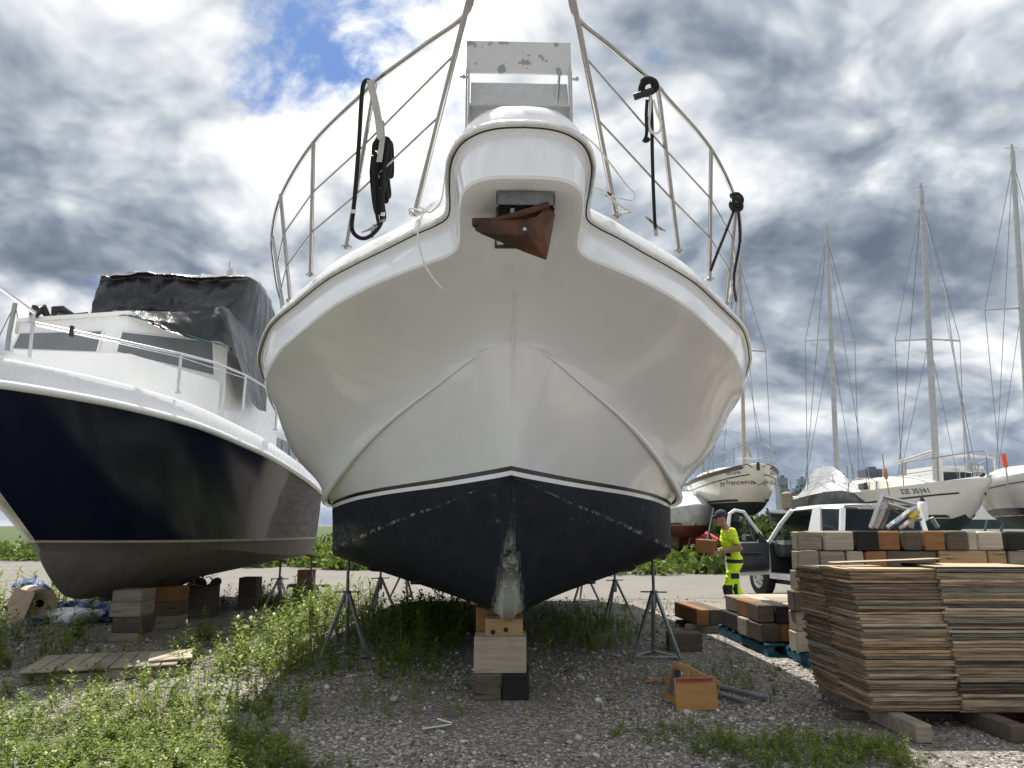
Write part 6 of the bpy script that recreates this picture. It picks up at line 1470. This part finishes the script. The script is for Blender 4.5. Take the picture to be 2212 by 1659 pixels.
def plant_low(r):
    out = ([], [])
    for k in range(r.randint(10, 15)):
        az = r.uniform(0, 6.28); d = r.uniform(.1, .9); z = r.uniform(.2, .9); leaf((math.cos(az) * d * .7, math.sin(az) * d * .7, z), r.uniform(0, 6.28), r.uniform(-.1, .5), r.uniform(.3, .55), r.uniform(.11, .2), r.uniform(0, .1), out)
    return np.array(out[0]), np.array(out[1])
def plant_grass(r):
    out = ([], [])
    for k in range(14):
        az = r.uniform(0, 6.28); a = np.array([math.cos(az), math.sin(az), 0]); b0 = a * r.uniform(0, .12); L = r.uniform(.5, 1.1); w = .012; s = np.array([-a[1], a[0], 0]) * w; le = r.uniform(.15, .6); p1 = b0 + np.array([0, 0, L * .55]) + a * le * .3 * L; p2 = b0 + np.array([0, 0, L * .8]) + a * le * L
        o = len(out[0]); out[0].extend([b0 - s, b0 + s, p1 + s, p1 - s, p2]); out[1].extend([(o, o + 1, o + 2), (o, o + 2, o + 3), (o + 3, o + 2, o + 4)])
    return np.array(out[0]), np.array(out[1])
pr_ = random.Random(21)
TPL = {'t': [plant_tall(pr_) for _ in range(6)], 'b': [plant_bushy(pr_) for _ in range(6)], 'l': [plant_low(pr_) for _ in range(6)], 'g': [plant_grass(pr_) for _ in range(5)]}
def blocked(x, y):                       # keep plants out of blocks, stacks, stands
    if abs(x + .09) < .30 and 7.1 < y < 7.8: return True
    if x > fl.x - .05 and cyA - PL / 2 - .04 < y < cyA + PL * 1.6: return True
    if x > 2.6 and 8.6 < y < 13.3: return True
    if -6.0 < x < -4.2 and 7.9 < y < 9.3 and pg.x - .75 < x < pg.x + .8: return True
    if -5.3 < x < -4.75 and 10.2 < y < 11.1: return True
    return False
def scatter(patches, seed):
    g = random.Random(seed); VV, FF, o = [], [], 0
    for (cx, cy, rx, ry, n, kinds, hlo, hhi) in patches:
        for _ in range(n):
            a = g.uniform(0, 6.28); q = math.sqrt(g.random()); x = cx + rx * q * math.cos(a); y = cy + ry * q * math.sin(a)
            if blocked(x, y) or mnoise.noise(Vector((x * 1.1, y * 1.1, seed * .1))) < g.uniform(-.75, .1): continue
            k = g.choice(kinds); V, F = g.choice(TPL[k]); h = g.uniform(hlo, hhi) * {'t': 1, 'b': .75, 'l': .34, 'g': .8}[k]; az = g.uniform(0, 6.28); c, s = math.cos(az), math.sin(az); wv = {'l': 1.0, 'g': .8}.get(k, 1.0)
            P = V * h; X = (P[:, 0] * c - P[:, 1] * s) * wv + x; Yv = (P[:, 0] * s + P[:, 1] * c) * wv + y
            VV.append(np.stack([X, Yv, P[:, 2]], 1)); FF.append(F + o); o += len(V)
    return np.concatenate(VV), np.concatenate(FF)
W_SETS = [
 ('leafy_weeds', 'sunlit leafy weeds covering the ground in the left foreground', 31, [(-3.6, 5.3, 2.2, .95, 1150, 'tbbbblllg', .10, .25), (-2.2, 5.2, .9, .8, 420, 'tbbblllg', .08, .22), (-4.4, 6.6, 1.9, .7, 330, 'tbbllg', .10, .26), (-1.6, 4.9, .7, .5, 190, 'bbllg', .06, .16), (-2.6, 6.5, 1.0, .7, 200, 'tbblg', .1, .26)]),
 ('leafy_weeds', 'weeds growing round the grey platform and under the navy bow', 32, [(-4.6, 8.6, 2.2, 1.3, 260, 'tbllg', .10, .32), (-6.3, 9.5, 1.1, 1.6, 170, 'ttbg', .25, .6), (-2.8, 7.3, .9, 1.3, 130, 'ttbbllg', .12, .32), (-3.4, 10.2, .9, 1.5, 150, 'tbllg', .15, .4)]),
 ('leafy_weeds', 'tall weeds growing between the two boats', 33, [(-2.75, 10.4, .65, 2.2, 170, 'ttbgg', .22, .5), (-3.0, 13.5, .8, 2.0, 170, 'ttbg', .25, .55), (-2.2, 8.6, .45, .9, 70, 'tblg', .18, .38), (-4.6, 15.2, 1.3, 1.4, 120, 'tbg', .2, .5)]),
 ('leafy_weeds', 'shaded weeds growing under the yacht', 34, [(-1.35, 11.3, .8, 2.6, 240, 'tbbg', .25, .6), (.95, 11.5, .8, 1.9, 170, 'tbgg', .15, .4), (-1.0, 7.2, .9, 1.0, 170, 'tlllg', .06, .22), (-1.3, 8.8, .7, .9, 110, 'tblg', .12, .3), (.3, 14.5, 1.8, 1.2, 110, 'tbgg', .15, .4)]),
 ('leafy_weeds', 'low weeds in the right foreground in front of the plywood', 35, [(1.95, 5.45, .75, .42, 330, 'tbbllg', .07, .19), (1.1, 5.9, .5, .35, 80, 'tblg', .06, .18), (2.35, 8.3, .5, 1.0, 70, 'blg', .07, .2), (1.7, 7.6, .8, .8, 50, 'tlg', .06, .2), (2.4, 5.15, .4, .25, 40, 'lg', .05, .12), (2.9, 5.9, 1.3, .25, 16, 'lg', .06, .14)]),
 ('leafy_weeds', 'sprigs scattered over the open gravel', 36, [(0, 5.4, 2.2, 1.0, 70, 'llgt', .04, .13), (.2, 6.7, .9, .35, 60, 'llgg', .05, .15), (0, 9, 2.5, 2.5, 60, 'lgt', .06, .2), (1.6, 10.6, .9, 1.0, 60, 'tlg', .08, .25), (2.1, 14.8, 2.6, .9, 120, 'gglb', .06, .22), (-9, 14.5, 3.6, 1.8, 300, 'ttbg', .3, .7)])]
for nm, lab, sd_, pt in W_SETS:
    V, F = scatter(pt, sd_); tag(fast_mesh(nm, V, F, 'weed_leaf'), lab, 'weeds', None, 'stuff')
# single weeds one can point to
wm = []
for k, key in ((0, 't'), (1, 't'), (2, 'b')):
    V, F = TPL[key][k]; o = fast_mesh('tall_weed', V, F, 'weed_leaf'); wm.append(o.data); bpy.data.objects.remove(o)
for x, y, h, k, lab in ((1160, 1512, .30, 0, 'tall weed with narrow leaves right in front of the black footing timber'), (1185, 1495, .40, 1, 'taller weed just right of the yacht keel blocks'), (1084, 1512, .19, 0, 'small weed growing at the foot of the dark brown footing timber'), (938, 1465, .36, 1, 'arching weed in the shade left of the yacht keel blocks'), (826, 1535, .20, 0, 'small yellowish weed on the gravel left of the wood scrap'), (785, 1512, .26, 1, 'weed standing at the edge of the yacht shadow'), (508, 1530, .42, 0, 'tallest leafy weed in the left foreground'), (395, 1545, .33, 1, 'bright weed in front of the navy boat blocks'), (150, 1530, .32, 0, 'weed standing just in front of the grey platform'), (1398, 1478, .28, 1, 'dark weed left of the broken box'), (2110, 1545, .24, 2, 'broad leaved weed growing against the right plywood stack'), (2170, 1540, .30, 2, 'broad leaved weed at the far right under the plywood'), (1232, 1460, .20, 2, 'small weed right of the large square keel timber')):
    q = gr(x, y); o = bpy.data.objects.new('tall_weed', wm[k]); col.objects.link(o); o.location = (q.x, q.y, 0); o.scale = (h, h, h); o.rotation_euler = (0, 0, pr_.uniform(0, 6)); tag(o, lab, 'weed', 'single weeds')
# scrub beyond the road, and trees behind it
def leafcloud(name, label, mat, items, size, seed, kind='stuff', cat='scrub'):
    g = np.random.default_rng(seed); V, F, o = [], [], 0
    for (x, y, rx, ry, h, n) in items:
        p = g.normal(size=(n, 3)); p /= np.linalg.norm(p, axis=1)[:, None]; rad = g.random(n) ** .45; p *= rad[:, None]
        z = np.abs(p[:, 2]) * h * (1 + .25 * np.sin(p[:, 0] * 5 + x)); c = np.stack([x + p[:, 0] * rx, y + p[:, 1] * ry, z + .05], 1)
        a = g.normal(size=(n, 3)); a /= np.linalg.norm(a, axis=1)[:, None]; b = np.cross(a, g.normal(size=(n, 3))); b /= np.linalg.norm(b, axis=1)[:, None]; s = size * (.6 + .8 * g.random(n))[:, None]
        V.append(np.stack([c - a * s, c + b * s * .5, c + a * s, c - b * s * .5], 1).reshape(-1, 3)); F.append(np.arange(n * 4).reshape(n, 4) + o); o += n * 4
    return tag(fast_mesh(name, np.concatenate(V), np.concatenate(F), mat), label, cat, None, kind)
g = random.Random(4); it = []
for k in range(150): x = g.uniform(-34, 40); it.append((x, g.uniform(34, 41), g.uniform(.7, 1.8), g.uniform(.7, 1.6), g.uniform(.45, 1.15), 240))
for k in range(46): x = g.uniform(2.2, 9.5); it.append((x, g.uniform(24.5, 33), g.uniform(.5, 1.3), g.uniform(.5, 1.2), g.uniform(.3, .85), 240))
for k in range(40): x = g.uniform(-16, -3.0); it.append((x, g.uniform(27, 33), g.uniform(.5, 1.5), g.uniform(.5, 1.2), g.uniform(.25, .7), 220))
leafcloud('scrub', 'band of green scrub and tall grass beyond the gravel road', 'scrub_leaf', it, .13, 7)
it = []
for k in range(80): x = g.uniform(-12, 70); it.append((x, g.uniform(58, 75), g.uniform(2, 4), g.uniform(2, 4), g.uniform(1.6, 3.3), 260))
leafcloud('far_wood', 'dark line of trees far behind the sailing boats', 'tree_leaf', it, .40, 8, cat='trees')
